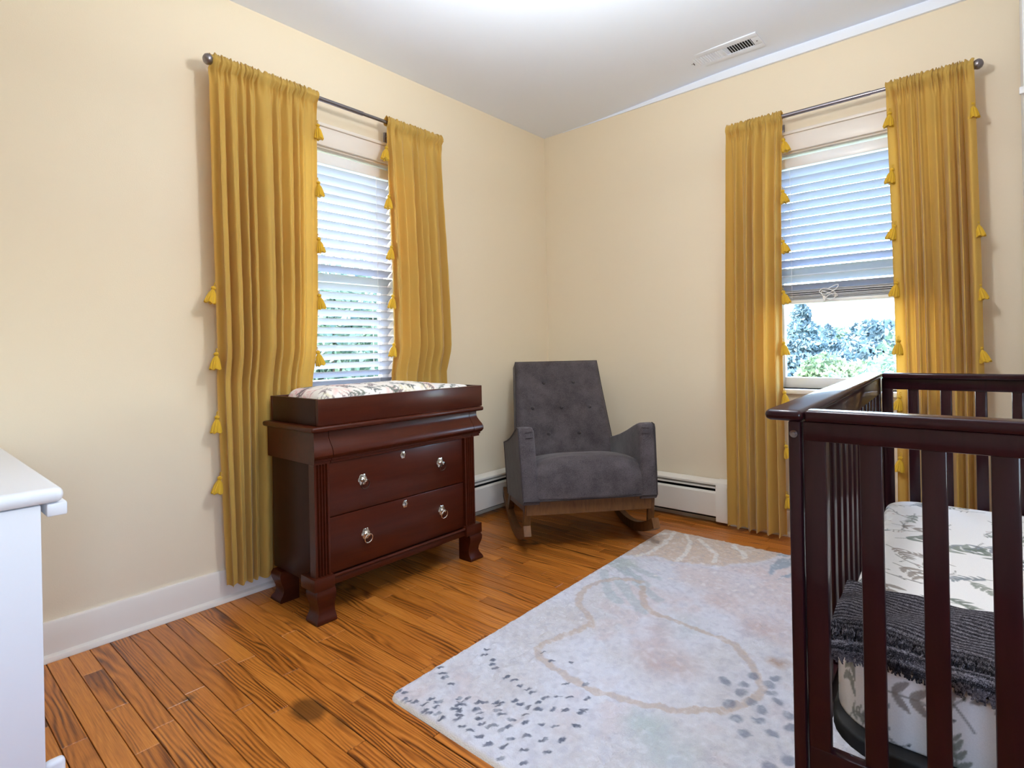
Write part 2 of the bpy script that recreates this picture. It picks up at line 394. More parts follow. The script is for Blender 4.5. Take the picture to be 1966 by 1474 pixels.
window('window_2', 'R', W2, 'double hung window with half raised blind on the back wall')

# ---- venetian blinds
def blind(wall, w, ztop, zbot, label, stack=0, tilt=33):
    s0, s1 = w['s0'] + .016, w['s1'] - .016; dc = -.036; fn = WM(wall)
    root = thing('window_blind', label, 'blind', fn(dc, (s0 + s1) / 2, ztop))
    inv = Matrix.Translation(-root.location)
    def P(nm, me, mat=m_slat):
        me.transform(inv); return put(nm, me, mat, root)
    P('headrail', wbox(wall, [(dc - .024, dc + .024, s0, s1, ztop, ztop + .05)], .003), m_vinyl)
    ta = math.radians(tilt); wd_ = .025; th = .0026
    def slat_me(z, ang, ln0=s0, ln1=s1):
        c, s_ = math.cos(ang), math.sin(ang); pts = []
        for k in range(7):
            t = -1 + k / 3; h = .0028 * (1 - t * t)
            pts.append((dc + t * wd_ * c - h * s_, z + t * wd_ * s_ + h * c))
        lo = [(p[0] + th * s_, p[1] - th * c) for p in reversed(pts)]; poly = pts + lo
        return sweep([0, 1], lambda i: [fn(p[0], (ln0, ln1)[i], p[1]) for p in poly], sm=40)
    proto = None; z = ztop - .024; k = 0
    while z > zbot + .03 + stack * .0042:
        if proto is None:
            proto = P('slat', slat_me(z, ta)); z_first = z
        else:
            o = proto.copy(); COL.objects.link(o); o.parent = root; o.location = (0, 0, z - z_first)
        z -= .042; k += 1
    for i in range(stack):
        zz = zbot + .022 + i * .0042
        P('slat', slat_me(zz + random.uniform(-.0005, .0005), math.radians(random.uniform(-4, 5))))
    P('bottom_rail', wbox(wall, [(dc - .024, dc + .024, s0, s1, zbot, zbot + .018)], .004), m_vinyl)
    for f in (.14, .86):
        sx = s0 + (s1 - s0) * f if wall == 'L' else s0 + (s1 - s0) * f
        for dd in (-.0245, .0245):
            P('ladder_cord', tube([fn(dc + dd, sx, zbot + .01), fn(dc + dd, sx, ztop + .01)], .0009, 5), m_vinyl)
    for f in (.33,) if wall == 'L' else (.42,):
        sx = s0 + (s1 - s0) * f
        if wall == 'L': P('tilt_wand', tube([fn(dc + .032, sx, 1.32), fn(dc + .032, sx, ztop + .01)], .0022, 6), m_vinyl)
    return root, P, fn, dc, s0, s1
blind('L', W1, 1.872, .808, 'white venetian blind lowered fully over the left wall window')
b2 = blind('R', W2, 1.885, 1.188, 'white venetian blind pulled halfway up on the back wall window', stack=12, tilt=36)
root, P, fn, dc, s0, s1 = b2
kx = 1.735; pts = []
for i in range(40):
    t = i / 39; pts.append(fn(dc + .034 + .004 * math.sin(9 * t), kx + .045 * math.sin(t * 17) * (1 - .4 * t), 1.255 - .05 * t + .018 * math.sin(t * 23)))
P('lift_cord', tube(pts, .0022, 5), m_vinyl)
P('cord_end', lathe([(0, 0), (.004, .002), (.007, .018), (.005, .024), (0, .025)], fn(dc + .034, kx - .02, 1.195), n=8), m_vinyl)

# ------------------------------------------------------------------ curtain rods, curtains, tassels
ROD_D, ROD_Z = .10, 2.116
def rod(wall, sa, sb, label):
    fn = WM(wall); root = thing('curtain_rod', label, 'curtain rod', fn(ROD_D, sa, ROD_Z)); inv = Matrix.Translation(-root.location)
    def P(nm, me):
        me.transform(inv); return put(nm, me, m_steel, root)
    P('outer_tube', tube([fn(ROD_D, sa, ROD_Z), fn(ROD_D, sa + (sb - sa) * .62, ROD_Z)], .0105, 14))
    P('inner_tube', tube([fn(ROD_D, sa + (sb - sa) * .6, ROD_Z), fn(ROD_D, sb, ROD_Z)], .0085, 14))
    for s, dr in ((sa, -1), (sb, 1)):
        if (wall == 'L') == (dr == 1):
            P('end_cap', lathe([(.0105, 0), (.0105, .004 * dr), (0, .005 * dr)], fn(ROD_D, s, ROD_Z), 'y' if wall == 'L' else 'x', 12)); continue
        prof = [(.011, 0), (.014, .003), (.014, .008), (.010, .012), (.017, .017), (.021, .026), (.021, .032), (.016, .041), (.007, .046), (0, .047)]
        pr = [(r, h * dr) for r, h in prof]
        P('finial', lathe(pr, fn(ROD_D, s, ROD_Z), 'y' if wall == 'L' else 'x', 16))
    for s in (sa + .075, sb - .075, -1.345 if wall == 'L' else 1.540):
        P('bracket', join([tube([fn(.0, s, ROD_Z - .035), fn(.05, s, ROD_Z - .032), fn(ROD_D, s, ROD_Z - .012)], .005, 8), tube([fn(.0, s, ROD_Z - .06), fn(.003, s, ROD_Z - .01)], .011, 8),
            tube([fn(ROD_D + .0108 * math.sin(t), s, ROD_Z + .0108 * -math.cos(t)) for t in np.linspace(-1.5, 1.5, 9)], .0018, 6)]))
    return root
rod('L', -2.206, -1.14, 'dark metal curtain rod over the left wall window')
rod('R', 1.375, 2.286, 'dark metal curtain rod over the back wall window')

def tassel_mesh():
    a = tube([(0, 0, .012 + .006 * math.sin(t), ) if False else (.004 * math.cos(t), 0, .006 + .008 * math.sin(t)) for t in np.linspace(0, 2 * PI, 12)[:-1]], .0013, 5, closed=True)
    nu = 36
    prof = [(.002, 0), (.0085, -.004), (.0095, -.010), (.006, -.0155), (.0068, -.018), (.012, -.028), (.0165, -.045), (.0205, -.066), (.019, -.068), (.004, -.064)]
    def f(u, v):
        i = v * (len(prof) - 1); k = int(round(i)); r, h = prof[k]
        rr = r * (1 + (.10 * math.sin(u * 2 * PI * 12) if k > 4 else 0)); hh = h - (.003 * math.sin(u * 2 * PI * 5) if k >= 7 else 0)
        return (rr * math.cos(2 * PI * u), rr * math.sin(2 * PI * u), hh)
    b = grid(nu, len(prof), f, closed_u=True)
    return join([a, b])
TASSEL = tassel_mesh(); TASSEL.materials.append(m_tassel)

def interp(tab, z):
    zs = [p[0] for p in tab]; return float(np.interp(-z, [-q for q in zs], [p[1] for p in tab]))
def curtain(wall, label, e0, e1, zb, nf, seed, ampf, t0, t1, hemvar=0.0, dbase=.10, dlow=None, toff=.004):
    """e0/e1: edge tables [(z, s) ...] from top to bottom, ampf(u) fold depth, t0/t1 tassel heights on the two edges"""
    fn = WM(wall); r = random.Random(seed); ph = [r.uniform(0, 6.28) for _ in range(8)]
    NU = 40 * 5
    def phase(u):
        return 2 * PI * nf * (u + .022 * math.sin(2 * PI * 2.1 * u + ph[0]) + .013 * math.sin(2 * PI * 4.3 * u + ph[1])) + ph[2]
    def pt(u, z, pinch=0.0):
        t = max(0.0, (2.075 - z))
        A = ampf(u) * (.30 + .70 * (1 - math.exp(-t / .30))) * (1 + .12 * math.sin(3 * t + ph[3] + 5 * u))
        p = phase(u) + .25 * math.sin(1.6 * t + ph[4]) * math.sin(2 * PI * u)
        w = 2.0 * (math.sin(.5 * p) ** 2 + .012) ** .36 - 1.15 + .18 * math.sin(2 * p + ph[5]) + .22 * math.sin(.37 * p + ph[6])
        a, b = interp(e0, z), interp(e1, z)
        s = a + (b - a) * u + .34 * A * math.cos(p) * math.sin(PI * min(1, max(0, u * 8))) * math.sin(PI / 2 * min(1, max(0, (1 - u) * 8)))
        q_ = 0 if dlow is None else min(1, max(0, (1.0 - z) / .13))
        db = dbase + ((dlow or dbase) - dbase) * q_
        d = db + A * w * (1 - .35 * q_)
        # gathers just under the rod pocket
        g = math.exp(-((z - 2.09) / .035) ** 2)
        d += g * .0060 * (math.sin(p * 2.3 + ph[7]) + .7 * math.sin(p * 3.7 + 2 + 20 * (z - 2.09)))
        cz = .0016 * math.sin(z * 41 + 9 * u + seed) * math.exp(-((u - .5) / .5) ** 2)
        return fn(max(.03, d + cz), s, z)
    rows = []
    def pocket(u, ang, k):
        rr = .0190 + .0024 * math.sin(phase(u) * 2.3 + ph[7]) + .0016 * math.sin(phase(u) * 3.7 + 2)
        s = interp(e0, 2.12) + (interp(e1, 2.12) - interp(e0, 2.12)) * u + .002 * math.sin(phase(u) * 4.2 + k)
        lift = .010 * max(0, math.sin(ang)) ** 3 * (1 + .5 * math.sin(phase(u) * 3.7))
        return fn(ROD_D + rr * math.cos(ang), s, ROD_Z + rr * math.sin(ang) + lift)
    angs = [math.radians(a) for a in (235, 200, 165, 130, 105, 90, 72, 45, 15, -15)]
    zr = list(np.linspace(2.092, 1.95, 9)) + list(np.linspace(1.91, zb, 46))
    vs = []
    for k, a in enumerate(angs):
        vs += [pocket(i / (NU - 1), a, k) for i in range(NU)]
    for z in zr:
        for i in range(NU):
            u = i / (NU - 1); h = hemvar * math.sin(phase(u)) * max(0, (zb + .25 - z) / .25)
            q = pt(u, z); vs.append((q[0], q[1], q[2] - h))
    nr = len(angs) + len(zr); fs = []
    for j in range(nr - 1):
        for i in range(NU - 1):
            fs.append((j * NU + i, j * NU + i + 1, (j + 1) * NU + i + 1, (j + 1) * NU + i))
    base = Vector(fn(dbase, interp(e0, zb), zb))
    root = thing('curtain', label, 'curtain', base, group=None); inv = Matrix.Translation(-base)
    me = mesh(vs, fs, True); me.transform(inv); put('drape', me, m_velvet, root)
    # hem band along the bottom
    hz = np.linspace(zb + .055, zb + .050, 2)
    for u, zs, sg in ((0, t0, -1), (1, t1, 1)):
        for z in zs:
            q = Vector(pt(u, z + .012)); off = Vector(fn(0, sg * toff, 0))
            o = put('tassel', TASSEL, None, root); o.location = q + off - base
            o.rotation_euler = (0, 0, r.uniform(0, 3)) ; tl = math.radians(r.uniform(4, 16)) * sg
            if wall == 'L': o.rotation_euler = (tl, 0, r.uniform(-.2, .2))
            else: o.rotation_euler = (0, -tl, r.uniform(-.2, .2))
    return root
TZ = [1.995, 1.742, 1.492, 1.240, .985, .738, .470, .222]
curtain('L', 'wide mustard velvet curtain left of the dresser with tassel edges, hanging near the floor', [(2.14, -2.228), (1.6, -2.222), (1.0, -2.212), (.06, -2.185)], [(2.14, -1.782), (1.2, -1.795), (.8, -1.815), (.06, -1.86)], .075, 9.5, 11,
        lambda u: .034 if u < .76 else .034 - .024 * min(1, (u - .76) / .12), [1.24, .985, .738, .50], [1.99, 1.735, 1.485, 1.235, .985], .007, .095, .068)
curtain('L', 'narrow mustard velvet curtain right of the blind, hanging behind the changing tray', [(2.14, -1.412), (1.8, -1.400), (1.4, -1.385), (.3, -1.385)], [(2.14, -1.048), (1.8, -1.045), (1.3, -1.025), (.3, -1.00)], .30, 7, 23,
        lambda u: .030, [1.985, 1.747, 1.497, 1.255, 1.015], [], .01, .10, .068)
curtain('R', 'mustard velvet curtain between the rocking chair and the crib, left of the window', [(2.14, 1.288), (1.6, 1.285), (.9, 1.276), (.03, 1.268)], [(2.14, 1.566), (1.66, 1.552), (.88, 1.545), (.03, 1.552)], .022, 5.6, 31,
        lambda u: .034, [], TZ, .01, .10)
curtain('R', 'mustard velvet curtain behind the crib, right of the window', [(2.14, 1.997), (1.9, 2.003), (1.58, 2.011), (.85, 2.020), (.03, 2.015)], [(2.14, 2.302), (1.3, 2.314), (.8, 2.316), (.03, 2.315)], .022, 7.3, 47,
        lambda u: .033, TZ[:-1], [1.953, 1.463, 1.205, .948], .01, .10, None, -.012)

# ------------------------------------------------------------------ baseboard heaters
def heater(wall, s0, s1, label, endcap):
    fn = WM(wall); root = thing('baseboard_heater', label, 'heater', fn(0, s0, 0)); inv = Matrix.Translation(-root.location)
    def P(nm, poly, a, b, mat=m_heater):
        me = sweep([a, b], lambda i: [fn(d, (a, b)[i], z) for d, z in poly], sm=35); me.transform(inv); return put(nm, me, mat, root)
    se = s1 - .062 if endcap else s1
    P('back_plate', [(.001, .02), (.006, .02), (.006, .236), (.001, .236)], s0, se, m_dark)
    P('hood', [(.006, .240), (.046, .234), (.058, .226), (.058, .216), (.054, .216), (.054, .224), (.045, .229), (.006, .233)], s0, se)
    P('damper', [(.022, .212), (.056, .196), (.057, .199), (.023, .215)], s0, se)
    P('front_panel', [(.052, .182), (.060, .180), (.066, .172), (.067, .048), (.058, .044), (.058, .047), (.063, .051), (.062, .170), (.057, .176), (.052, .178)], s0, se)
    P('fin_element', [(.010, .06), (.048, .06), (.048, .14), (.010, .14)], s0, se - .01, m_dark)
    if endcap:
        me = sweep([se, s1], lambda i: [fn(d, (se, s1)[i], z) for d, z in [(.001, .018), (.066, .018), (.069, .022), (.069, .205), (.060, .230), (.046, .238), (.001, .243)]], sm=35)
        me.transform(inv); put('end_cap', me, m_heater, root)
    return root
heater('L', -1.295, -.075, 'white baseboard heater along the left wall between dresser and corner', False)
heater('R', .001, 1.243, 'white baseboard heater behind the rocking chair on the back wall', True)

# ------------------------------------------------------------------ ceiling register
VZ = ceil_z(1.4)
vent = thing('ceiling_vent', 'white ceiling register with dark slots above the back window', 'vent', (1.316, -.197, VZ))
def VP(nm, bl, mat, bev=.0008):
    me = boxes([(a - 1.316, b - 1.316, c + .197, d + .197, e, f) for a, b, c, d, e, f in bl], bev); return put(nm, me, mat, vent)
x0, x1, ya, yb = 1.132, 1.500, -.278, -.118
VP('frame', [(x0, x1, ya, -.237, -.006, 0), (x0, x1, -.157, yb, -.006, 0), (x0, 1.169, -.237, -.157, -.006, 0), (1.463, x1, -.237, -.157, -.006, 0), (1.308, 1.324, -.237, -.157, -.006, 0)], m_ceil)
VP('duct_shade_plate', [(1.169, 1.463, -.237, -.157, -.0012, -.0004)], m_dark, 0)  # dark plate standing for the shade inside the duct
def louver(x, side):
    me = boxes([(-.0008, .0008, -.04, .04, -.006, .004)], 0)
    me.transform(Matrix.Rotation(math.radians(38 * side), 4, 'Y')); o = put('louver', me, m_ceil, vent); o.location = (x - 1.316, 0, -.004)
for i in range(11): louver(1.331 + i * .0126, -1)
for i in range(11): louver(1.176 + i * .0126, 1)
for x in (1.150, 1.482): put('screw', lathe([(0, -.009), (.003, -.008), (.004, -.006), (.004, -.005)], (x - 1.316, 0, 0), n=8), m_bolt, vent)
VP('damper_lever', [(1.158, 1.162, -.205, -.185, -.012, -.004)], m_bolt)

# ------------------------------------------------------------------ dresser
DX0, DXF = .13, .478
dr = thing('dresser', 'dark mahogany dresser with ogee top drawer, fluted corner pilasters and ring pulls', 'dresser', (.30, -1.63, 0))
DI = Matrix.Translation((-.30, 1.63, 0))
def D(nm, me, mat=m_mahog, par=dr):
    if par is dr: me.transform(DI)
    return put(nm, me, mat, par)
D('case', boxes([(DX0, .462, -2.030, -1.240, .127, .585)], .003), m_mahog_shaded)
D('top', sweep([0, 1, 2, 3, 4], lambda i: None) if False else boxes([(.112, .502, -2.060, -1.172, .696, .716)], .008, 3), m_mahog)
OG = [(-.014, .696), (-.014, .676), (-.010, .664), (-.001, .650), (.010, .636), (.017, .622), (.017, .610), (.010, .600), (.002, .595), (.002, .588), (-.003, .586), (-.003, .577)]
def ogee(y0, y1, ends, xf=.488):
    """front moulded block of the frieze; returns along the side where it is an end block"""
    poly = [(xf + o, z) for o, z in OG] + [(DX0 if ends else xf - .03, .577), (DX0 if ends else xf - .03, .696)]
    return sweep([y0, y1], lambda i: [(p[0], (y0, y1)[i] + (ends * ((-.5 * OG[min(k, len(OG) - 1)][0]) if k < len(OG) else 0) if ends and ((ends > 0 and i == 0) or (ends < 0 and i == 1)) else 0), p[1]) for k, p in enumerate(poly)], sm=30)
D('frieze_block', ogee(-2.046, -1.9795, 1)); D('frieze_block', ogee(-1.2435, -1.190, -1))
fd = D('ogee_drawer', ogee(-1.9770, -1.2460, 0))
D('frieze_back', boxes([(DX0, .45, -1.98, -1.24, .580, .697)], 0), m_mahog_shaded)
def pilaster(y0, y1):
    n = 4; w = y1 - y0; poly = [(.45, y0), (.488, y0)]
    m = .007; fl = (w - 2 * m) / n
    for k in range(n):
        a = y0 + m + k * fl
        for j in range(7):
            t = j / 6; poly.append((.488 - .0095 * math.sin(PI * t) ** .8, a + fl * (.10 + .8 * t)))
    poly += [(.488, y1), (.45, y1)]
    return sweep([0, 1], lambda i: [(p[0], p[1], (.168, .577)[i]) for p in poly], sm=30)
D('pilaster', pilaster(-2.048, -1.987)); D('pilaster', pilaster(-1.292, -1.231))
D('base_rail', join([boxes([(.44, .486, -1.987, -1.292, .125, .152)], .003), tube([(.486, -1.985, .156), (.486, -1.294, .156)], .0065, 10)]))
for y0, y1 in ((-2.060, -1.978), (-1.300, -1.200)):
    D('plinth_block', boxes([(.40, .500, y0, y1, .122, .168)], .003))
FP = [(.1222, .036), (.108, .042), (.092, .041), (.075, .036), (.058, .030), (.042, .0285), (.028, .033), (.016, .041), (.008, .0445), (.004, .0445), (.0, .042)]
def foot(cx, cy, sx, sy):
    # square section ogee foot; curve only outward (towards sx, sy)
    def ring(i):
        z, h = FP[i]; b = .036
        xa, xb = (cx - b, cx + h) if sx > 0 else (cx - h, cx + b)
        y0, y1 = (cy - h, cy + b) if sy < 0 else (cy - b, cy + h)
        return [(xa, y0, z), (xb, y0, z), (xb, y1, z), (xa, y1, z)]
    return sweep(FP, ring, sm=30)
for cx, cy, sx, sy in ((.458, -2.010, 1, -1), (.458, -1.242, 1, 1), (DX0 + .05, -2.005, -1, -1), (DX0 + .05, -1.245, -1, 1)):
    D('foot', foot(cx, cy, sx, sy))
def flower(r, y, z, x, t=.004, n=6):
    pts = []
    for k in range(48):
        a = 2 * PI * k / 48; rr = r * (.84 + .16 * abs(math.cos(n * a / 2))); pts.append((rr * math.cos(a), rr * math.sin(a)))
    return sweep([0, 1, 2], lambda i: [(x + (0, t * .6, t)[i], y + p[0] * (1, 1, .82)[i], z + p[1] * 1.15 * (1, 1, .82)[i]) for p in pts], sm=40)
def drawer(z0, z1, pulls, keyz, keyy, rad, bright):
    d = D('drawer', boxes([(.455, DXF, -1.983, -1.296, z0, z1)], .003))
    def S(nm, me, mat):
        me.transform(DI); return put(nm, me, mat, d)
    for y, z in pulls:
        S('backplate', join([flower(.0200, y, z, DXF), lathe([(.011, 0), (.010, .006), (.006, .009), (.0045, .016), (.006, .022), (0, .024)], (DXF + .003, y, z), 'x', 14)]), m_chrome)
        rr = .0178
        S('pull_ring', tube([(DXF + .016 + .004 * math.sin(t), y + .004 + rr * math.cos(t), z - .017 + rr * math.sin(t)) for t in np.linspace(0, 2 * PI, 25)[:-1]], .0023, 8, closed=True), m_chrome if bright else m_dullring)
    S('escutcheon', flower(.0138, keyy, keyz, DXF, .003), m_chrome)
    S('keyhole', join([lathe([(.0026, 0), (.0026, .0006), (0, .0007)], (DXF + .003, keyy, keyz + .002), 'x', 10), boxes([(DXF + .003, DXF + .0036, keyy - .0012, keyy + .0012, keyz - .007, keyz + .001)], 0)]), m_dark)
    return d
drawer(.3745, .5750, [(-1.839, .488), (-1.437, .488)], .553, -1.640, .016, False)
drawer(.1640, .3715, [(-1.829, .275), (-1.433, .275)], .347, -1.634, .016, True)

# changing tray on top
tr = thing('changing_tray', 'dark wooden changing tray with four low sides standing on the dresser', 'tray', (.30, -1.595, .7165))
def TR(nm, b, mat=m_mahog): 
    me = boxes([b], .0025); me.transform(Matrix.Translation((-.30, 1.595, -.7165))); return put(nm, me, mat, tr)
tx0, tx1, ty0, ty1, tz0, tz1 = .116, .486, -2.026, -1.168, .7165, .815
TR('front_board', (tx1 - .018, tx1, ty0, ty1, tz0, tz1)); TR('rear_board', (tx0, tx0 + .018, ty0, ty1, tz0, tz1))
TR('side_board', (tx0 + .018, tx1 - .018, ty0, ty0 + .018, tz0, tz1), m_mahog_shaded); TR('side_board', (tx0 + .018, tx1 - .018, ty1 - .018, ty1, tz0, tz1), m_mahog_shaded)
TR('tray_floor', (tx0 + .018, tx1 - .018, ty0 + .018, ty1 - .018, tz0, tz0 + .008))

# ------------------------------------------------------------------ printed textiles (pattern as vertex colour on fine meshes)
def set_cols(me, c):
    at = me.attributes.new('Col', 'FLOAT_COLOR', 'POINT'); a = np.ones((len(c), 4), dtype=np.float32); a[:, :3] = c; at.data.foreach_set('color', a.ravel())
def vnoise(X, Y, cell, seed):
    g = np.random.RandomState(seed).rand(256, 256); fx, fy = X / cell, Y / cell
    ix, iy = np.floor(fx).astype(int), np.floor(fy).astype(int); tx, ty = fx - ix, fy - iy
    tx = tx * tx * (3 - 2 * tx); ty = ty * ty * (3 - 2 * ty); A = lambda i, j: g[i % 256, j % 256]
    return (A(ix, iy) * (1 - tx) + A(ix + 1, iy) * tx) * (1 - ty) + (A(ix, iy + 1) * (1 - tx) + A(ix + 1, iy + 1) * tx) * ty
def dseg(P, a, b):
    a, b = np.array(a), np.array(b); d = b - a; t = np.clip(((P - a) @ d) / max(1e-12, d @ d), 0, 1); return np.hypot(*(P - a - t[:, None] * d).T)
def dpoly(P, pts): return np.min([dseg(P, pts[i], pts[i + 1]) for i in range(len(pts) - 1)], axis=0)
def inpoly(P, poly):
    r = np.zeros(len(P), bool); n = len(poly)
    for i in range(n):
        (x1, y1), (x2, y2) = poly[i], poly[(i + 1) % n]
        c = ((y1 > P[:, 1]) != (y2 > P[:, 1])) & (P[:, 0] < (x2 - x1) * (P[:, 1] - y1) / (y2 - y1 + 1e-12) + x1); r ^= c
    return r
def blend(c, m, col, k=1.0): c += (np.asarray(lin(col)) - c) * (np.clip(m, 0, 1) * k)[:, None]
def sprigs(UV, box, n, seed, L, leafcol, stemcol, flower=None, base=(238, 236, 232)):
    """leaf-sprig print evaluated at unfolded coordinates UV"""
    r = random.Random(seed); c = np.tile(lin(base), (len(UV), 1)).astype(float)
    def near(p, rad): return np.where((abs(UV[:, 0] - p[0]) < rad) & (abs(UV[:, 1] - p[1]) < rad))[0]
    def ell(p, ang, la, lb, col, k=.85):
        q = near(p, la * 1.1)
        if not len(q): return
        d = UV[q] - np.array(p); ca, sa = math.cos(ang), math.sin(ang); x = d[:, 0] * ca + d[:, 1] * sa; y_ = -d[:, 0] * sa + d[:, 1] * ca
        t = np.clip(x / la, -1, 1); w = lb * np.sqrt(1 - np.abs(t) ** 2.2) * (1 - .38 * t) * .9; m = np.clip((w - np.abs(y_)) / .0013, 0, 1) * (np.abs(x) < la)
        cc = c[q]; blend(cc, m, col, k); mid = m * np.clip(1 - abs(y_) / .0012, 0, 1); blend(cc, mid, stemcol, .25); c[q] = cc
    if flower:
        for i in range(n // 3):
            p = (r.uniform(box[0], box[1]), r.uniform(box[2], box[3])); col = r.choice(flower); R = L * r.uniform(.45, .75)
            q = near(p, R * 1.2); 
            if len(q):
                d = UV[q] - np.array(p); rr = np.hypot(d[:, 0], d[:, 1]) / R; an = np.arctan2(d[:, 1], d[:, 0]); edge = 1 + .18 * np.cos(5 * an + i)
                m = np.clip((edge - rr) * 3, 0, 1) * (.55 + .45 * np.cos(rr * 9 + 2 * np.cos(3 * an))); cc = c[q]; blend(cc, m, col, .75); c[q] = cc
    k = 0; placed = []
    tries = 0
    while k < n and tries < n * 30:
        tries += 1
        p = (r.uniform(box[0], box[1]), r.uniform(box[2], box[3]))
        if any((p[0] - a) ** 2 + (p[1] - b) ** 2 < (L * .62) ** 2 for a, b in placed): continue
        placed.append(p); k += 1; a0 = r.uniform(0, 2 * PI); kind = r.random(); bend = r.uniform(-.9, .9); pts = [p]; a = a0
        for i in range(7):
            a += bend / 7; pts.append((pts[-1][0] + L / 7 * math.cos(a), pts[-1][1] + L / 7 * math.sin(a)))
        q = near(pts[3], L * .8)
        if len(q):
            m = np.clip(1.7 - dpoly(UV[q], pts) / .0015, 0, 1); cc = c[q]; blend(cc, m, stemcol, .75); c[q] = cc
        lc = r.choice(leafcol)
        if kind < .62:
            for i in range(2, 8, 2 if kind < .35 else 1):
                for sg in (-1, 1):
                    ang = a0 + bend * i / 7 + sg * r.uniform(.5, .9); la = L * (.20 if kind < .35 else .12) * r.uniform(.8, 1.2)
                    ell((pts[i][0] + la * math.cos(ang), pts[i][1] + la * math.sin(ang)), ang, la, la * .42, lc)
        else:
            for i in range(3, 8):
                ang = a0 + r.uniform(-1, 1); e = (pts[i][0] + L * .2 * math.cos(ang), pts[i][1] + L * .2 * math.sin(ang)); q = near(e, L * .4)
                if len(q):
                    m = np.clip(1.6 - dseg(UV[q], pts[i], e) / .0014, 0, 1); cc = c[q]; blend(cc, m, stemcol, .6); c[q] = cc
                ell(e, ang, L * .035, L * .03, r.choice([(56, 60, 64), (70, 74, 70), (168, 120, 112)]), .95)
    return c
def rounded_slab(hx, hy, R, z0, z1, r, step, crown=0.0):
    """rounded rectangle slab; returns verts, faces and unfolded print coordinates"""
    def outline(ins, npc, nsx, nsy):
        rr = max(.001, R - ins); ax, ay = hx - ins - rr, hy - ins - rr; pts = []
        ax, ay = max(ax, 1e-4), max(ay, 1e-4)
        for cx, cy, a0, n_, ex, ey in ((ax, ay, 0, nsx, -1, 0), (-ax, ay, PI / 2, nsy, 0, -1), (-ax, -ay, PI, nsx, 1, 0), (ax, -ay, 1.5 * PI, nsy, 0, 1)):
            for k in range(npc): 
                a = a0 + PI / 2 * k / npc; pts.append((cx + rr * math.cos(a), cy + rr * math.sin(a), math.cos(a), math.sin(a)))
            ln = 2 * (ax if ex else ay); a = a0 + PI / 2
            for k in range(n_): pts.append((cx + rr * math.cos(a) + ex * ln * k / n_, cy + rr * math.sin(a) + ey * ln * k / n_, math.cos(a), math.sin(a)))
        return pts
    npc = max(4, int(R * 1.57 / step)); nsx = max(4, int(2 * hx / step)); nsy = max(4, int(2 * hy / step))
    rings = []; h = z1 - r - z0; ns = max(2, int(h / step))
    for k in range(ns + 1): rings.append((0, z0 + h * k / ns, h * (1 - k / ns) + r * PI / 2))
    na = max(4, int(r * 1.57 / step))
    for k in range(1, na + 1):
        a = PI / 2 * k / na; rings.append((r * (1 - math.cos(a)), z1 - r + r * math.sin(a), r * PI / 2 * (1 - k / na)))
    ins = r; mx = min(hx, hy) - .002
    while ins + step < mx:
        ins += step; rings.append((ins, z1 + crown * math.sin(PI / 2 * min(1, (ins - r) / (mx - r))), 0))
    vs = []; uv = []
    o0 = outline(r, npc, nsx, nsy)
    for ins, z, ext in rings:
        o = outline(ins, npc, nsx, nsy)
        for (x, y_, nx, ny), (bx, by, _, _) in zip(o, o0):
            vs.append((x, y_, z)); uv.append((bx + nx * ext, by + ny * ext) if ins <= r else (x, y_))
    n = len(o0); fs = []
    for j in range(len(rings) - 1):
        for i in range(n):
            k = (i + 1) % n; fs.append((j * n + i, j * n + k, (j + 1) * n + k, (j + 1) * n + i))
    fs.append(tuple(range((len(rings) - 1) * n, len(rings) * n))); fs.append(tuple(range(n - 1, -1, -1)))
    return vs, fs, np.array(uv)

# changing pad (two raised cushions of printed cotton) in the tray
pvs, pfs, puv = rounded_slab(.158, .300, .06, 0, .118, .05, .0045, .010)
pme = mesh(pvs, pfs, True); set_cols(pme, sprigs(puv, (-.26, .26, -.40, .40), 130, 5, .075, [(96, 104, 92), (70, 80, 80), (120, 100, 104)], (110, 100, 96), [(236, 196, 190), (226, 170, 172), (214, 204, 168)], (243, 236, 228)))
o = put('changing_pad', pme, m_sheet); o.location = (.300, -1.690, .7250); tag(o, 'plump changing pad with pink flower and leaf print lying in the tray', 'changing pad')
pvs, pfs, puv = rounded_slab(.154, .090, .05, 0, .095, .03, .0045, .006)
pme = mesh(pvs, pfs, True); set_cols(pme, sprigs(puv, (-.22, .22, -.18, .18), 26, 8, .09, [(58, 62, 64), (84, 92, 84)], (90, 88, 84), None, (246, 243, 240)))
o = put('folded_cloth', pme, m_sheet); o.location = (.300, -1.284, .7250); tag(o, 'folded white cloth with dark leaf print at the right end of the tray', 'cloth')

# ------------------------------------------------------------------ rug
LOOP = [(1.233, -1.01), (1.182, -1.024), (1.13, -1.056), (1.097, -1.119), (1.083, -1.208), (1.104, -1.278), (1.146, -1.339), (1.202, -1.381), (1.255, -1.42), (1.269, -1.448), (1.25, -1.511), (1.229, -1.582), (1.215, -1.646), (1.221, -1.692), (1.256, -1.72), (1.322, -1.741), (1.401, -1.754), (1.463, -1.757), (1.52, -1.748), (1.58, -1.736), (1.635, -1.72), (1.695, -1.692), (1.744, -1.654), (1.787, -1.617), (1.811, -1.576), (1.834, -1.528), (1.848, -1.462), (1.807, -1.389), (1.762, -1.325), (1.701, -1.262), (1.633, -1.248), (1.55, -1.242), (1.461, -1.235), (1.382, -1.226), (1.333, -1.189), (1.261, -1.054)]
PEACH = [(.95, -.25), (1.116, -.25), (1.366, -.25), (1.6, -.25), (1.59, -.377), (1.565, -.472), (1.412, -.67), (1.226, -.738), (1.144, -.72), (1.037, -.804), (.95, -.744)]
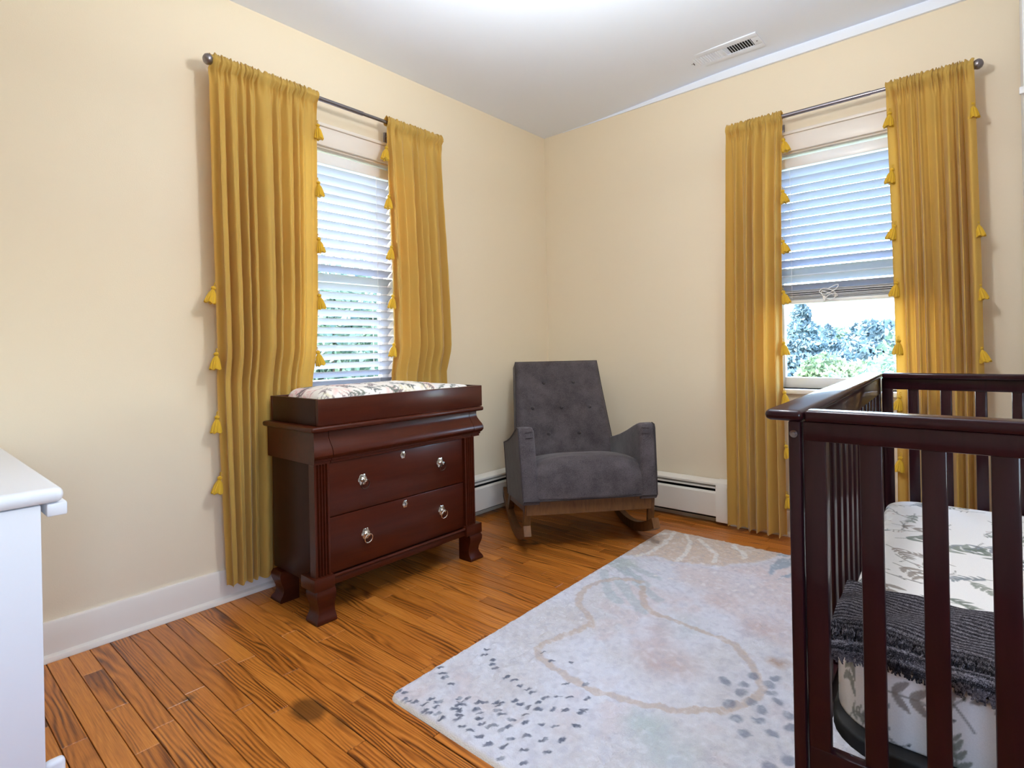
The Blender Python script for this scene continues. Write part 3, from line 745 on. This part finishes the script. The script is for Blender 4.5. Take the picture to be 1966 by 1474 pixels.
ARCS = [[(.99, -.508), (1.019, -.424), (1.063, -.369)], [(1.072, -.349), (1.106, -.555), (1.102, -.702), (1.075, -.774)], [(1.133, -.344), (1.199, -.445), (1.24, -.577), (1.25, -.703)], [(1.213, -.375), (1.3, -.459), (1.355, -.522), (1.381, -.616)], [(1.377, -.363), (1.449, -.431), (1.475, -.494)]]
PINK = [(1.226, -.738), (1.412, -.67), (1.565, -.472), (1.648, -.438), (2.2, -.6), (2.3, -1.3), (1.88, -1.302), (1.822, -1.23), (1.691, -1.129), (1.559, -1.074), (1.401, -.994), (1.305, -.885)]
LEAVES = [[(1.601, -.595), (1.583, -.504), (1.594, -.417), (1.63, -.35), (1.70, -.40), (1.633, -.526), (1.626, -.637)], [(1.655, -.677), (1.653, -.597), (1.70, -.47), (1.72, -.55), (1.669, -.625)], [(1.56, -.378), (1.586, -.324), (1.66, -.32), (1.591, -.374)]]
FRONDS = [[(1.055, -.856), (1.168, -.907), (1.273, -.938)], [(1.039, -.884), (1.144, -.955), (1.262, -1.028)], [(1.041, -.915), (1.129, -.967), (1.187, -.979)], [(1.052, -1.013), (1.137, -1.126), (1.202, -1.201), (1.252, -1.231)], [(1.131, -1.05), (1.204, -1.099), (1.269, -1.171), (1.358, -1.245)], [(1.218, -1.036), (1.296, -1.076), (1.363, -1.119)]]
DASH = [(1.046, -2.112), (1.065, -2.103), (1.091, -2.128), (1.106, -2.124), (1.124, -2.117), (1.152, -2.104), (1.148, -2.077), (1.175, -2.073), (1.188, -2.092), (1.177, -2.124), (1.193, -2.123), (1.055, -1.958), (1.081, -1.973), (1.1, -1.982), (1.144, -1.997), (1.093, -1.791), (1.108, -1.819), (1.151, -1.828), (1.163, -1.843), (1.187, -1.854), (1.244, -1.868), (1.273, -1.863), (1.301, -1.872), (1.328, -1.871), (1.349, -1.873), (1.393, -1.871), (1.418, -1.844), (1.445, -1.828), (1.483, -1.797), (1.399, -1.783), (1.443, -1.747), (1.295, -1.711), (1.348, -1.683), (1.244, -1.689), (1.205, -2.025), (1.227, -2.009), (1.223, -2.034), (1.23, -2.049), (1.237, -2.04), (1.263, -2.004), (1.276, -1.993), (1.298, -1.973), (1.312, -1.964), (1.316, -1.979), (1.334, -1.934), (1.355, -1.936), (1.233, -2.067), (1.248, -2.066), (1.28, -2.029), (1.296, -2.033), (1.309, -2.05), (1.329, -1.998), (1.347, -2.002), (1.38, -1.999), (1.397, -1.963), (1.379, -1.93), (1.409, -1.923), (1.39, -1.898), (1.439, -1.898), (1.468, -1.88), (1.506, -1.86), (1.505, -1.848), (1.261, -2.075), (1.268, -2.089), (1.235, -2.116), (1.21, -2.108), (1.33, -2.06), (1.353, -2.057), (1.363, -2.049), (1.389, -2.048), (1.394, -2.028), (1.417, -1.988), (1.452, -1.965), (1.484, -1.949), (1.525, -1.912), (1.298, -2.102), (1.326, -2.099), (1.36, -2.102), (1.394, -2.104), (1.432, -2.087), (1.424, -2.054), (1.451, -2.024), (1.491, -2.007), (1.528, -1.977), (1.479, -2.067), (1.528, -2.037), (1.452, -2.121), (1.504, -2.1)]
DOT = [(1.749, -1.485), (1.796, -1.466), (1.804, -1.406), (1.857, -1.377), (1.852, -1.42), (1.804, -1.504), (1.795, -1.578), (1.838, -1.531), (1.893, -1.486), (1.83, -1.629), (1.874, -1.548), (1.879, -1.599), (1.93, -1.524), (1.948, -1.573), (1.87, -1.668), (1.92, -1.627), (1.977, -1.701), (1.869, -1.458), (1.99, -1.60), (2.02, -1.66), (2.0, -1.78), (1.95, -1.75)]
def rug():
    st = .0043; X0, X1, Y0, Y1 = 1.0, 2.95, -2.142, -.318
    nx, ny = int((X1 - X0) / st), int((Y1 - Y0) / st)
    gx, gy = np.meshgrid(np.linspace(0, 1, nx), np.linspace(0, 1, ny)); Yw = Y0 + gy * (Y1 - Y0)
    xl = 1.034 - .0195 * (Yw - Y0); Xw = xl + gx * (X1 - xl)
    # rounded corner at the near left
    for cx, cy, sy in ((1.034 + .035, Y0 + .035, -1), (1.0 + .03, Y1 - .03, 1)):
        dx, dy = Xw - cx, Yw - cy; rad = .035; m = (dx < 0) & (dy * sy > 0); dd = np.maximum(np.hypot(dx, dy), 1e-6); mm = m & (dd > rad)
        q = np.maximum(abs(dx), abs(dy)) / dd
        Xw = np.where(m, cx + dx * q, Xw); Yw = np.where(m, cy + dy * q, Yw)
    P_ = np.stack([Xw.ravel(), Yw.ravel()], 1)
    e = np.minimum(np.minimum(gx * (X1 - X0), (1 - gx) * (X1 - X0)), np.minimum(gy, 1 - gy) * (Y1 - Y0)).ravel()
    X, Y = P_[:, 0], P_[:, 1]
    rs = np.random.RandomState(4)
    hz = .014 * np.sqrt(np.clip(e / .012, 0, 1)) * .85 + .0004
    hz += np.clip(e / .02, 0, 1) * ((vnoise(X, Y, .022, 1) - .5) * .0065 + (vnoise(X + Y * .4, Y * 1.6, .011, 2) - .5) * .0062 + (rs.rand(len(X)) - .5) * .0026)
    c = np.tile(lin((222, 222, 230)), (len(X), 1)).astype(float)
    wob = np.stack([(vnoise(X, Y, .03, 11) - .5) * .012, (vnoise(X, Y, .03, 12) - .5) * .012], 1); Q = P_ + wob
    n1, n2, n3 = vnoise(X, Y, .30, 5), vnoise(X, Y, .12, 6), vnoise(X, Y, .05, 7)
    blend(c, (n1 * .6 + n2 * .4 - .5) * 4, (206, 200, 198), .55); blend(c, (vnoise(X, Y, .22, 8) * .6 + n3 * .4 - .56) * 5, (214, 200, 200), .6)
    tuft_shade = vnoise(X, Y, .011, 21) * .5 + vnoise(X * .8 + Y * .6, Y * .8 - X * .6, .019, 22) * .5
    soft = lambda poly, w: np.where(inpoly(Q, poly), np.clip(dpoly(Q, poly + [poly[0]]) / w, 0, 1), 0)
    blend(c, soft(PINK, .05) * (.5 + .9 * n2), (222, 204, 200), .6); blend(c, soft(PEACH, .02), (216, 194, 174), .85)
    for p, r_, col, k in (((1.465, -1.31), .06, (196, 170, 168), .6), ((1.499, -1.425), .09, (200, 178, 174), .6), ((1.58, -1.50), .10, (196, 170, 164), .65), ((1.74, -1.10), .10, (198, 168, 160), .55), ((1.55, -1.0), .08, (200, 170, 162), .5), ((1.84, -1.284), .035, (172, 140, 116), .8),
                         ((1.66, -1.79), .07, (176, 190, 186), .7), ((1.74, -1.85), .09, (182, 192, 190), .65), ((1.52, -1.25), .10, (200, 204, 206), .6), ((1.15, -1.55), .14, (208, 200, 196), .6), ((1.26, -1.90), .10, (204, 196, 192), .5), ((1.62, -2.0), .16, (206, 200, 200), .6), ((1.18, -1.45), .08, (204, 196, 194), .6)):
        d = np.hypot(Q[:, 0] - p[0], Q[:, 1] - p[1]) / r_; blend(c, (1.25 - d) * (.4 + n3), col, k)
    for f in FRONDS:
        d = dpoly(Q, f); blend(c, (.024 - d) / .007, (178, 190, 194), .6)
    blend(c, (.085 - np.hypot(Q[:, 0] - 1.075, Q[:, 1] + .885)) / .04, (190, 198, 192), .6)
    for f in ARCS:
        blend(c, (.013 - dpoly(Q, f)) / .004, (240, 236, 230), .85)
    for L_ in LEAVES: blend(c, soft(L_, .01), (150, 166, 182), .85)
    lw = .011 + .006 * vnoise(X, Y, .2, 15); blend(c, (lw - dpoly(Q, LOOP)) / .004, (194, 170, 150), .62)
    # little pale scallop spots along the peach border
    for i in range(34):
        px = 1.23 + (i % 9) * .062 + .02 * ((i // 9) % 2); py = -.70 - (i // 9) * .075 + .20 * (px - 1.23)
        blend(c, (.013 - np.hypot((Q[:, 0] - px), (Q[:, 1] - py) * 1.3)) / .004, (238, 232, 230), .7)
    r = random.Random(2)
    for px, py in DASH:
        a = math.radians(62 + r.uniform(-25, 25)); ln = r.uniform(.005, .0085)
        q = np.where((abs(X - px) < .04) & (abs(Y - py) < .04))[0]
        if len(q):
            cc = c[q]; blend(cc, (.0060 - dseg(P_[q], (px - ln * math.cos(a), py - ln * math.sin(a)), (px + ln * math.cos(a), py + ln * math.sin(a)))) / .0014, (78, 84, 102), .9); c[q] = cc
    for px, py in DOT:
        q = np.where((abs(X - px) < .05) & (abs(Y - py) < .05))[0]
        if len(q):
            cc = c[q]; blend(cc, (.020 - np.hypot(Q[q, 0] - px, (Q[q, 1] - py))) / .008, (112, 120, 138), .75); c[q] = cc
    blend(c, (tuft_shade - .55) * 5, (176, 174, 186), .30); blend(c, (.42 - tuft_shade) * 5, (240, 240, 246), .30)  # shading between tufts put into the colour as random dark and pale
    blend(c, (.010 - e) / .004, (232, 224, 208), .8)
    idx = np.arange(nx * ny).reshape(ny, nx)
    F = np.stack([idx[:-1, :-1], idx[:-1, 1:], idx[1:, 1:], idx[1:, :-1]], -1).reshape(-1, 4)
    me = bpy.data.meshes.new('m'); me.from_pydata(np.stack([X, Y, hz], 1).tolist(), [], F.tolist()); me.update(); smooth(me)
    set_cols(me, c); return me
o = put('area_rug', rug(), m_rug); tag(o, 'pale plush rug with dark dashes, tan loop line and faded leaves on the oak floor', 'rug')

# ------------------------------------------------------------------ rocking chair
e1 = Vector((.657, .754, 0)); e2 = Vector((.754, -.657, 0)); CO = Vector((.738, -.703, 0)) - e2 * .06 - e1 * .006
ch = thing('rocking_chair', 'dark grey upholstered rocking chair with tufted back standing in the corner', 'chair', CO, math.atan2(e1.y, e1.x))
# local axes after the empty's rotation: +x = viewer's right, -y = front
CT = math.radians(8.5)
def tilt(u, v, w):
    v2 = .25 + (v - .25) * math.cos(CT) - (w - .26) * math.sin(CT); w2 = .26 + (v - .25) * math.sin(CT) + (w - .26) * math.cos(CT)
    return (u, -v2, w2)
def CH(nm, me, mat=m_grey, par=ch): return put(nm, me, mat, par)
def seat():
    prof = [(-.34, .26), (-.34, .42), (-.20, .437), (-.05, .447), (.08, .452), (.15, .449), (.195, .438), (.228, .416), (.245, .385), (.250, .345), (.250, .30), (.248, .268), (.24, .262), (-.34, .26)]
    def f(u, v):
        i = v * (len(prof) - 1); k = min(int(i), len(prof) - 2); t = i - k
        a, b = prof[k], prof[k + 1]; pv, pw = a[0] + (b[0] - a[0]) * t, a[1] + (b[1] - a[1]) * t
        x = (u * 2 - 1); cr_ = 1 - abs(x) ** 3.0
        if pw > .30: pw += .026 * cr_ * min(1, (pw - .30) / .1) - .012 * (abs(x) ** 6)
        if pv > .1: pv += .014 * cr_ * min(1, (pv - .1) / .1)
        return tilt(x * .262, pv, pw)
    return grid(25, 53, f)
CH('seat', seat())
def arm(sg):
    # side outline (v,w), thickness in u; inner upper edge rounded
    out = []
    topc = [(.252, .585), (.245, .605), (.22, .614), (.16, .604), (.06, .583), (-.06, .563), (-.20, .548), (-.345, .540)]
    out = [(-.345, .245), (.235, .245), (.250, .255), (.253, .40)] + topc
    n = len(out); ctr = (-.05, .40)
    def ring(i):
        # station across thickness: inner edge to outer edge with shoulders
        q = [(.252, .94), (.256, .975), (.268, .995), (.290, 1.0), (.318, 1.0), (.328, .992), (.331, .985)][i]
        r_ = []
        for v, w in out:
            s = q[1]; v2 = v if w < .26 else ctr[0] + (v - ctr[0]) * s; w2 = w if w < .26 else ctr[1] + (w - ctr[1]) * s
            splay = .012 * (w2 - .26) / .35
            r_.append(tilt(sg * (q[0] + splay), v2, w2))
        return r_ if sg > 0 else r_[::-1]
    return sweep(range(7), ring, sm=50)
for sg in (-1, 1): CH('armrest', arm(sg))
BUT = [(-.090, .455), (.090, .455), (-.170, .300), (0, .300), (.170, .300), (-.090, .145), (.090, .145)]
RB = math.radians(14)
def back_pt(u, h, dep):
    """u across, h height above seat along the back, dep forward of the back's front plane"""
    v = -.235 - h * math.sin(RB) + dep * math.cos(RB); w = .43 + h * math.cos(RB) + dep * math.sin(RB)
    return tilt(u, v, w)
HB = .590
def halfw(h): return .288 - .034 * min(1, max(0, (h - .02) / .5)) ** 1.0
def backrest():
    def front(u, v):
        h = -.05 + v * (HB + .05); x = (u * 2 - 1); uu = x * halfw(h)
        edge = min(1, (1 - abs(x)) / .10) ; edge = 1 - (1 - edge) ** 2; et = min(1, (HB - h) / .03); et = 1 - (1 - et) ** 2
        dep = .020 * edge * et + .006
        for bu, bh in BUT:
            r2 = (uu - bu) ** 2 + (h - bh) ** 2; dep -= .012 * math.exp(-r2 / .0007) + .005 * math.exp(-r2 / .004)
        return back_pt(uu, h, dep)
    a = grid(61, 61, front)
    def shell(u, v):
        # perimeter sides and rear face
        per = [(-1, 0), (-1, 1), (1, 1), (1, 0)]
        t = u * 3; k = min(2, int(t)); q = t - k; x = per[k][0] + (per[k + 1][0] - per[k][0]) * q; y_ = per[k][1] + (per[k + 1][1] - per[k][1]) * q
        h = -.05 + y_ * (HB + .05); return back_pt(x * halfw(h), h, .006 - v * .095)
    b = grid(61, 5, shell)
    rear = mesh([back_pt(-halfw(-.05), -.05, -.089), back_pt(halfw(-.05), -.05, -.089), back_pt(halfw(HB), HB, -.089), back_pt(-halfw(HB), HB, -.089)], [(0, 1, 2, 3)])
    return join([a, b, rear])
bk = CH('backrest', backrest())
for bu, bh in BUT:
    bp = Vector(back_pt(bu, bh, .009)); me = lathe([(.0115, 0), (.0115, .003), (.0095, .008), (.0055, .011), (0, .012)], n=14)
    d_ = (Vector(back_pt(bu, bh, .05)) - bp).normalized(); me.transform(Matrix.Translation(bp) @ d_.to_track_quat('Z', 'Y').to_matrix().to_4x4()); put('button', me, m_grey, bk)
def pipe(pts, par, r=.0035): put('piping', tube(pts, r, 6), m_piping, par)
pipe([back_pt(sx * halfw(h), h, .004) for sx, h in [(-1, -.05 + .1 * i) for i in range(7)] + [(-1, HB)] + [(1, HB)] + [(1, .55 - .1 * i) for i in range(7)]], bk)
for sg in (-1, 1):
    topc = [(.250, .262), (.254, .40), (.253, .585), (.246, .603), (.22, .611), (.16, .601), (.06, .580), (-.06, .560), (-.20, .545), (-.345, .537), (-.345, .25)]
    pipe([tilt(sg * (.331 + .012 * (w - .26) / .35), v, w) for v, w in topc], ch)
    # pleat tucks at the arm front
    for w in (.588, .560):
        pipe([tilt(sg * u, .2545, w - (0 if u < .29 else .002)) for u in (.272, .285, .298, .310)], ch, .0018)
pipe([tilt(u, .253, .262) for u in (-.33, -.2, 0, .2, .33)], ch)
# wooden base
def rail(p, q, w_, h_):
    p, q = Vector(p), Vector(q); d_ = (q - p).normalized(); side = d_.cross(Vector((0, 0, 1))); 
    side = side.normalized() if side.length > 1e-3 else Vector((1, 0, 0)); up = side.cross(d_).normalized(); return [p, q, side * w_ / 2, up * h_ / 2]
def bar(p, q, w_, h_):
    p, q, s, t = rail(p, q, w_, h_)
    return sweep([p, q], lambda i: [(p, q)[i] + a * s + b * t for a, b in ((-1, -1), (1, -1), (1, 1), (-1, 1))], sm=None)
LU = .310
RKR, RC = .85, -.15
def rz(v): return (v - RC) ** 2 / (2 * RKR)
CH('front_rail', bar(tilt(-LU, .205, .225), tilt(LU, .205, .225), .022, .062), m_walnut)
CH('rear_rail', bar(tilt(-LU, -.30, .235), tilt(LU, -.30, .235), .022, .05), m_walnut)
for sg in (-1, 1):
    CH('side_rail', bar(tilt(sg * LU, .20, .235), tilt(sg * LU, -.30, .235), .024, .045), m_walnut)
    CH('leg', bar(tilt(sg * LU + .006, .205, .258), (sg * (LU + .006) + .008, -.165, rz(.165) + .030), .030, .036), m_walnut)
    CH('leg', bar(tilt(sg * LU, -.29, .255), (sg * (LU + .006), .36, rz(-.36) + .030), .030, .036), m_walnut)
    vs_ = np.linspace(-.56, .275, 28)
    def ring(i, sg=sg):
        v = vs_[i]; z = rz(v) + .0005; t = .044; c = (sg * (LU + .006)); nrm = ((v - RC) / RKR); dv = -nrm * t
        return [(c - .017, -v, z), (c + .017, -v, z), (c + .017, -(v + dv), z + t), (c - .017, -(v + dv), z + t)]
    CH('rocker', sweep(vs_, ring, sm=30), m_walnut)

# ------------------------------------------------------------------ crib
def CB(a, b, z): return (2.091 + a - .051 * b, -2.08 + b + .004 * a, z)
crib = thing('crib', 'espresso brown wooden baby crib with slatted sides at the right', 'crib', CB(.36, .68, 0))
CI = Matrix.Translation(-crib.location)
def K(nm, bl, bev=.003, mat=m_crib, seg=2):
    me = boxes(bl, bev, seg); xform(me, CB); me.transform(CI); return put(nm, me, mat, crib)
CW, CL = .74, 1.385
for a0, a1 in ((0, .019), (CW - .019, CW)):
    for b0, b1 in ((0, .052), (CL - .052, CL)):
        K('corner_post', [(a0, a1, b0, b1, .0190, .857)])
    K('side_top_rail', [(a0 + .001, a1 - .001, .052, CL - .052, .800, .857)]); K('side_bottom_rail', [(a0 + .001, a1 - .001, .052, CL - .052, .22, .290)])
K('side_cap', [(-.036, .024, -.008, CL + .01, .857, .876)], .009, m_crib, 3)
K('side_cap', [(CW - .024, CW + .036, -.008, CL + .01, .857, .876)], .009, m_crib, 3)
for i in range(13):
    b = .175 + i * .0875; K('side_slat', [(.003, .016, b, b + .034, .285, .805)], .003)
for i in range(13):
    b = .175 + i * .0875; K('side_slat', [(CW - .016, CW - .003, b, b + .034, .285, .805)], .003)
for b0, b1, near in ((.006, .028, True), (CL - .028, CL - .006, False)):
    K('end_cap', [(.0245, CW - .0245, b0 - .006 if near else b0 - .016, b1 + .016 if near else b1 + .006, .857, .8755)], .005, m_crib, 3)
    K('end_top_rail', [(.022, CW - .022, b0, b1, .825 if near else .818, .857)], .002)
    K('end_bottom_rail', [(.022, CW - .022, b0, b1, .235, .316 if near else .30)], .003)
    for s0_, s1_ in ((.022, .055), (CW - .055, CW - .022)):
        K('end_stile', [(s0_, s1_, b0 + .001, b1 - .001, .0 if False else .05, .826)], .002)
    for k in range(7):
        a = (.102 + .0795 * k) if near else (.098 + .0905 * k)
        if a < CW - .09: K('end_slat', [(a, a + .031, b0 + .004, b1 - .004, .31 if near else .29, .828)], .003)
bp = CB(.0095, -.001, .836)
me = lathe([(.0, -.0034), (.0030, -.0034), (.0030, -.0016), (.0062, -.0022), (.0068, -.001), (.0068, .002)], n=18, axis='y'); me.transform(Matrix.Translation(Vector(bp) - crib.location)); put('bolt', me, m_bolt, crib)
# support board under the mattress, rounded at the corners
def slab_obj(vs, fs, fn, mat):
    me = mesh([fn(*v) for v in vs], fs, True); return me
svs, sfs, _ = rounded_slab(.338, .628, .10, .271, .298, .006, .02)
me = mesh([CB(x + .369, y + .722, z) for x, y, z in svs], sfs, 35); me.transform(CI); put('mattress_support', me, m_dark, crib)
# mattress with leaf-print fitted sheet
mvs, mfs, muv = rounded_slab(.333, .612, .105, .2995, .437, .022, .0031, .006)
mme = mesh(mvs, mfs, True)
mc = sprigs(muv, (-.45, .45, -.80, .72), 190, 12, .100, [(98, 108, 96), (128, 134, 122), (112, 120, 126), (142, 130, 120)], (110, 106, 98), None, (240, 238, 236))
set_cols(mme, mc)
xform(mme, lambda x, y, z: tuple(np.array(CB(x + .369, y + .735, z)) - np.array(CB(.369, .735, .2995))))
o = put('crib_mattress', mme, m_sheet); o.location = CB(.369, .735, .2995); tag(o, 'crib mattress in a white fitted sheet with green leaf sprigs', 'mattress')

# knitted blanket folded over the near end of the mattress, fringe in front
bl = thing('knit_blanket', 'charcoal knitted blanket with fringe folded across the near end of the crib mattress', 'blanket', CB(.36, .25, .44))
BI = Matrix.Translation(-bl.location)
def layer(a0, a1, b0, b1, zt, th, drop, seed, nm):
    r = random.Random(seed)
    def path(t):
        # from far edge (t=0) along the top to the near edge, then down a little
        L1 = b1 - b0; s = t * (L1 + drop)
        if s < L1: return (b1 - s, zt)
        q = (s - L1) / max(drop, 1e-6); return (b0 - .012 * math.sin(q * 1.4), zt - drop * q ** 1.6)
    def f(u, v):
        a = a0 + (a1 - a0) * u; b, z = path(v)
        z += .004 * math.sin(a * 21 + seed) * math.sin(v * 5) + .003 * math.sin(a * 47 + v * 9)
        b += .006 * math.sin(a * 13 + seed)
        ed = min(1, min(v, 1 - v) / .04, min(u, 1 - u) / .03); return CB(a, b, z - th * .5 * (1 - math.sqrt(max(0, ed))))
    top = grid(60, 40, f)
    bot = grid(60, 40, lambda u, v: tuple(np.array(f(u, v)) - np.array((0, 0, th * math.sqrt(max(0.0, min(1, min(v, 1 - v) / .04, min(u, 1 - u) / .03)))))))
    me = join([top, bot]); me.transform(BI); put(nm, me, m_knit, bl); return f
f1 = layer(.040, .700, .122, .360, .459, .014, .020, 1, 'lower_fold')
f2 = layer(.034, .704, .165, .366, .4765, .016, .006, 2, 'upper_fold')
def fringe(fn_, a0, a1, ln, n, seed, fwd):
    r = random.Random(seed); parts_v = []; parts_f = []
    for i in range(n):
        u = (i + r.random() * .7) / n; p = Vector(fn_(u, .985)); q = p + Vector((r.uniform(-.012, .012), -ln * fwd * r.uniform(.8, 1.1), -ln * r.uniform(.5, .9)))
        mid = (p + q) / 2 + Vector((r.uniform(-.004, .004), -.004, .006)); w_ = .0022
        k = len(parts_v)
        for c_, ww in ((p, w_), (mid, w_), (q, w_ * .6)):
            parts_v += [(c_.x - ww, c_.y, c_.z - .001), (c_.x + ww, c_.y, c_.z - .001), (c_.x, c_.y, c_.z + ww * 1.6)]
        for j in (0, 3):
            for m_ in range(3):
                n_ = (m_ + 1) % 3; parts_f.append((k + j + m_, k + j + n_, k + j + 3 + n_, k + j + 3 + m_))
        parts_f.append((k + 6, k + 7, k + 8))
    me = mesh(parts_v, parts_f); me.transform(BI); o = put('fringe', me, m_knit, bl); o['kind'] = 'stuff'
fringe(f2, 0, 1, .034, 420, 5, 1.0); fringe(f1, 0, 1, .022, 380, 6, .25)

# ------------------------------------------------------------------ white cabinet at the near left
wc = thing('white_cabinet', 'white painted cabinet with rounded top edge at the near left edge of the view', 'cabinet', (.60, -3.10, 0))
WI = Matrix.Translation((-.60, 3.10, 0))
def Wc(nm, bl, bev=.002, seg=2):
    me = boxes(bl, bev, seg); me.transform(WI); return put(nm, me, m_white, wc)
Wc('side_panel', [(.998, 1.018, -3.40, -2.892, 0, .714)]); Wc('side_panel', [(.13, .15, -3.40, -2.892, 0, .714)])
Wc('top', [(.12, 1.026, -3.41, -2.858, .715, .744)], .013, 4)
Wc('front_lip', [(.128, 1.020, -2.884, -2.853, .690, .7145)], .003); Wc('shelf', [(.15, .998, -3.40, -2.893, .21, .235)]); Wc('shelf', [(.15, .998, -3.40, -2.893, .46, .48)])
Wc('foot', [(.998, 1.018, -2.893, -2.862, 0, .232)], .008, 3); Wc('foot', [(.13, .15, -2.893, -2.862, 0, .232)], .008, 3); Wc('back_panel', [(.15, .998, -3.41, -3.402, .0, .714)])

# white tall shelf unit at the right edge
ts = thing('tall_shelf', 'tall white shelf unit just visible at the right edge of the view', 'shelf', (2.70, -.16, 0))
def Ts(nm, bl, bev=.002):
    me = boxes(bl, bev); me.transform(Matrix.Translation((-2.70, .16, 0))); return put(nm, me, m_white, ts)
Ts('side_panel', [(2.444, 2.462, -.30, -.034, 0, 2.36)]); Ts('side_panel', [(2.93, 2.948, -.30, -.034, 0, 2.36)]); Ts('back_panel', [(2.462, 2.93, -.04, -.034, 0, 2.36)])
for z in (.05, .48, .95, 1.42, 1.885, 2.33): Ts('shelf', [(2.462, 2.93, -.30, -.04, z, z + .02)])
Ts('shelf_ledge', [(2.432, 2.96, -.315, -.30, 1.885, 1.912)], .004)

# ------------------------------------------------------------------ outdoors
g = put('ground', mesh([(-90, -90, -3.4), (90, -90, -3.4), (90, 120, -3.4), (-90, 120, -3.4)], [(0, 1, 2, 3)]), m_grass); tag(g, kind='structure')
def tree(name, label, x, y_, zb, zt, rad, mat, seed, nleaf, leaf, conifer=False):
    rs = np.random.RandomState(seed); root = thing(name, label, 'tree', (x, y_, zb), group=None); H = zt - zb
    if conifer:
        t = rs.rand(nleaf) ** .62; z = H * (.08 + .92 * (1 - t)); rr = rad * (t * .95 + .04) * (.55 + .45 * rs.rand(nleaf)) * (1 + .22 * np.sin(z * 9)); a = rs.rand(nleaf) * 2 * PI
        C_ = np.stack([rr * np.cos(a), rr * np.sin(a), z], 1)
    else:
        nb = 26; bc = rs.randn(nb, 3); bc /= np.linalg.norm(bc, axis=1)[:, None]; bc *= (.35 + .5 * rs.rand(nb))[:, None]
        bc = bc * np.array([rad, rad, H * .40]) + np.array([0, 0, H * .60]); br = rad * (.28 + .22 * rs.rand(nb)); k = rs.randint(nb, size=nleaf)
        d = rs.randn(nleaf, 3); d /= np.linalg.norm(d, axis=1)[:, None]; C_ = bc[k] + d * (br[k] * (.75 + .3 * rs.rand(nleaf)))[:, None]; C_[:, 2] = np.minimum(C_[:, 2], H)
    n1 = rs.randn(nleaf, 3); n1 /= np.linalg.norm(n1, axis=1)[:, None]; n2 = np.cross(n1, rs.randn(nleaf, 3)); n2 /= np.linalg.norm(n2, axis=1)[:, None]
    s = leaf * (.6 + .8 * rs.rand(nleaf))[:, None]
    V = np.stack([C_ - n1 * s, C_ + n2 * s * .45, C_ + n1 * s, C_ - n2 * s * .45], 1).reshape(-1, 3)
    F = np.arange(nleaf * 4).reshape(-1, 4)
    me = bpy.data.meshes.new('m'); me.from_pydata(V.tolist(), [], F.tolist()); me.update(); put('foliage', me, mat, root)
    put('trunk', tube([(0, 0, 0), (.05, .03, H * .3), (0, 0, H * .75)], [rad * .09, rad * .07, rad * .025], 8), m_bark, root)
    return root
def at(px_dir, dist): return (2.362 + px_dir * (dist + 3.1), dist)
x, y_ = at(-.243, 24); tree('conifer', 'tall blue green conifer outside, at the left in the back window', x, y_, -3.4, 3.0, 2.3, m_leafs[1], 1, 16000, .14, True)
x, y_ = at(-.205, 31); tree('conifer', 'second blue green conifer outside, behind the tall one', x, y_, -3.4, 2.0, 2.3, m_leafs[1], 2, 12000, .15, True)
x, y_ = at(-.165, 19); tree('leafy_tree', 'pale green leafy tree outside in the middle of the back window', x, y_, -3.4, .82, 2.0, m_leafs[2], 3, 13000, .12)
x, y_ = at(-.115, 14); tree('leafy_tree', 'light green leafy tree outside, at the right in the back window', x, y_, -3.4, .66, 1.7, m_leafs[0], 4, 13000, .10)
x, y_ = at(-.12, 38); tree('leafy_tree', 'distant blue green tree on the skyline, right in the back window', x, y_, -3.4, 2.2, 3.0, m_leafs[1], 5, 12000, .22)
x, y_ = at(-.185, 47); tree('leafy_tree', 'distant tree on the skyline, middle of the back window', x, y_, -3.4, 2.1, 4.0, m_leafs[0], 6, 12000, .24)
x, y_ = at(-.06, 27); tree('leafy_tree', 'distant tree outside behind the right curtain of the back window', x, y_, -3.4, 1.5, 2.6, m_leafs[0], 7, 5000, .2)
tree('leafy_tree', 'green tree outside the left window, seen between the slats', -11.5, 5.4, -3.4, 3.6, 2.8, m_leafs[0], 8, 8000, .14)
tree('leafy_tree', 'blue green tree outside the left window behind the first one', -18.2, 10.2, -3.4, 4.4, 3.0, m_leafs[1], 9, 8000, .16)
print('planks', nplank)
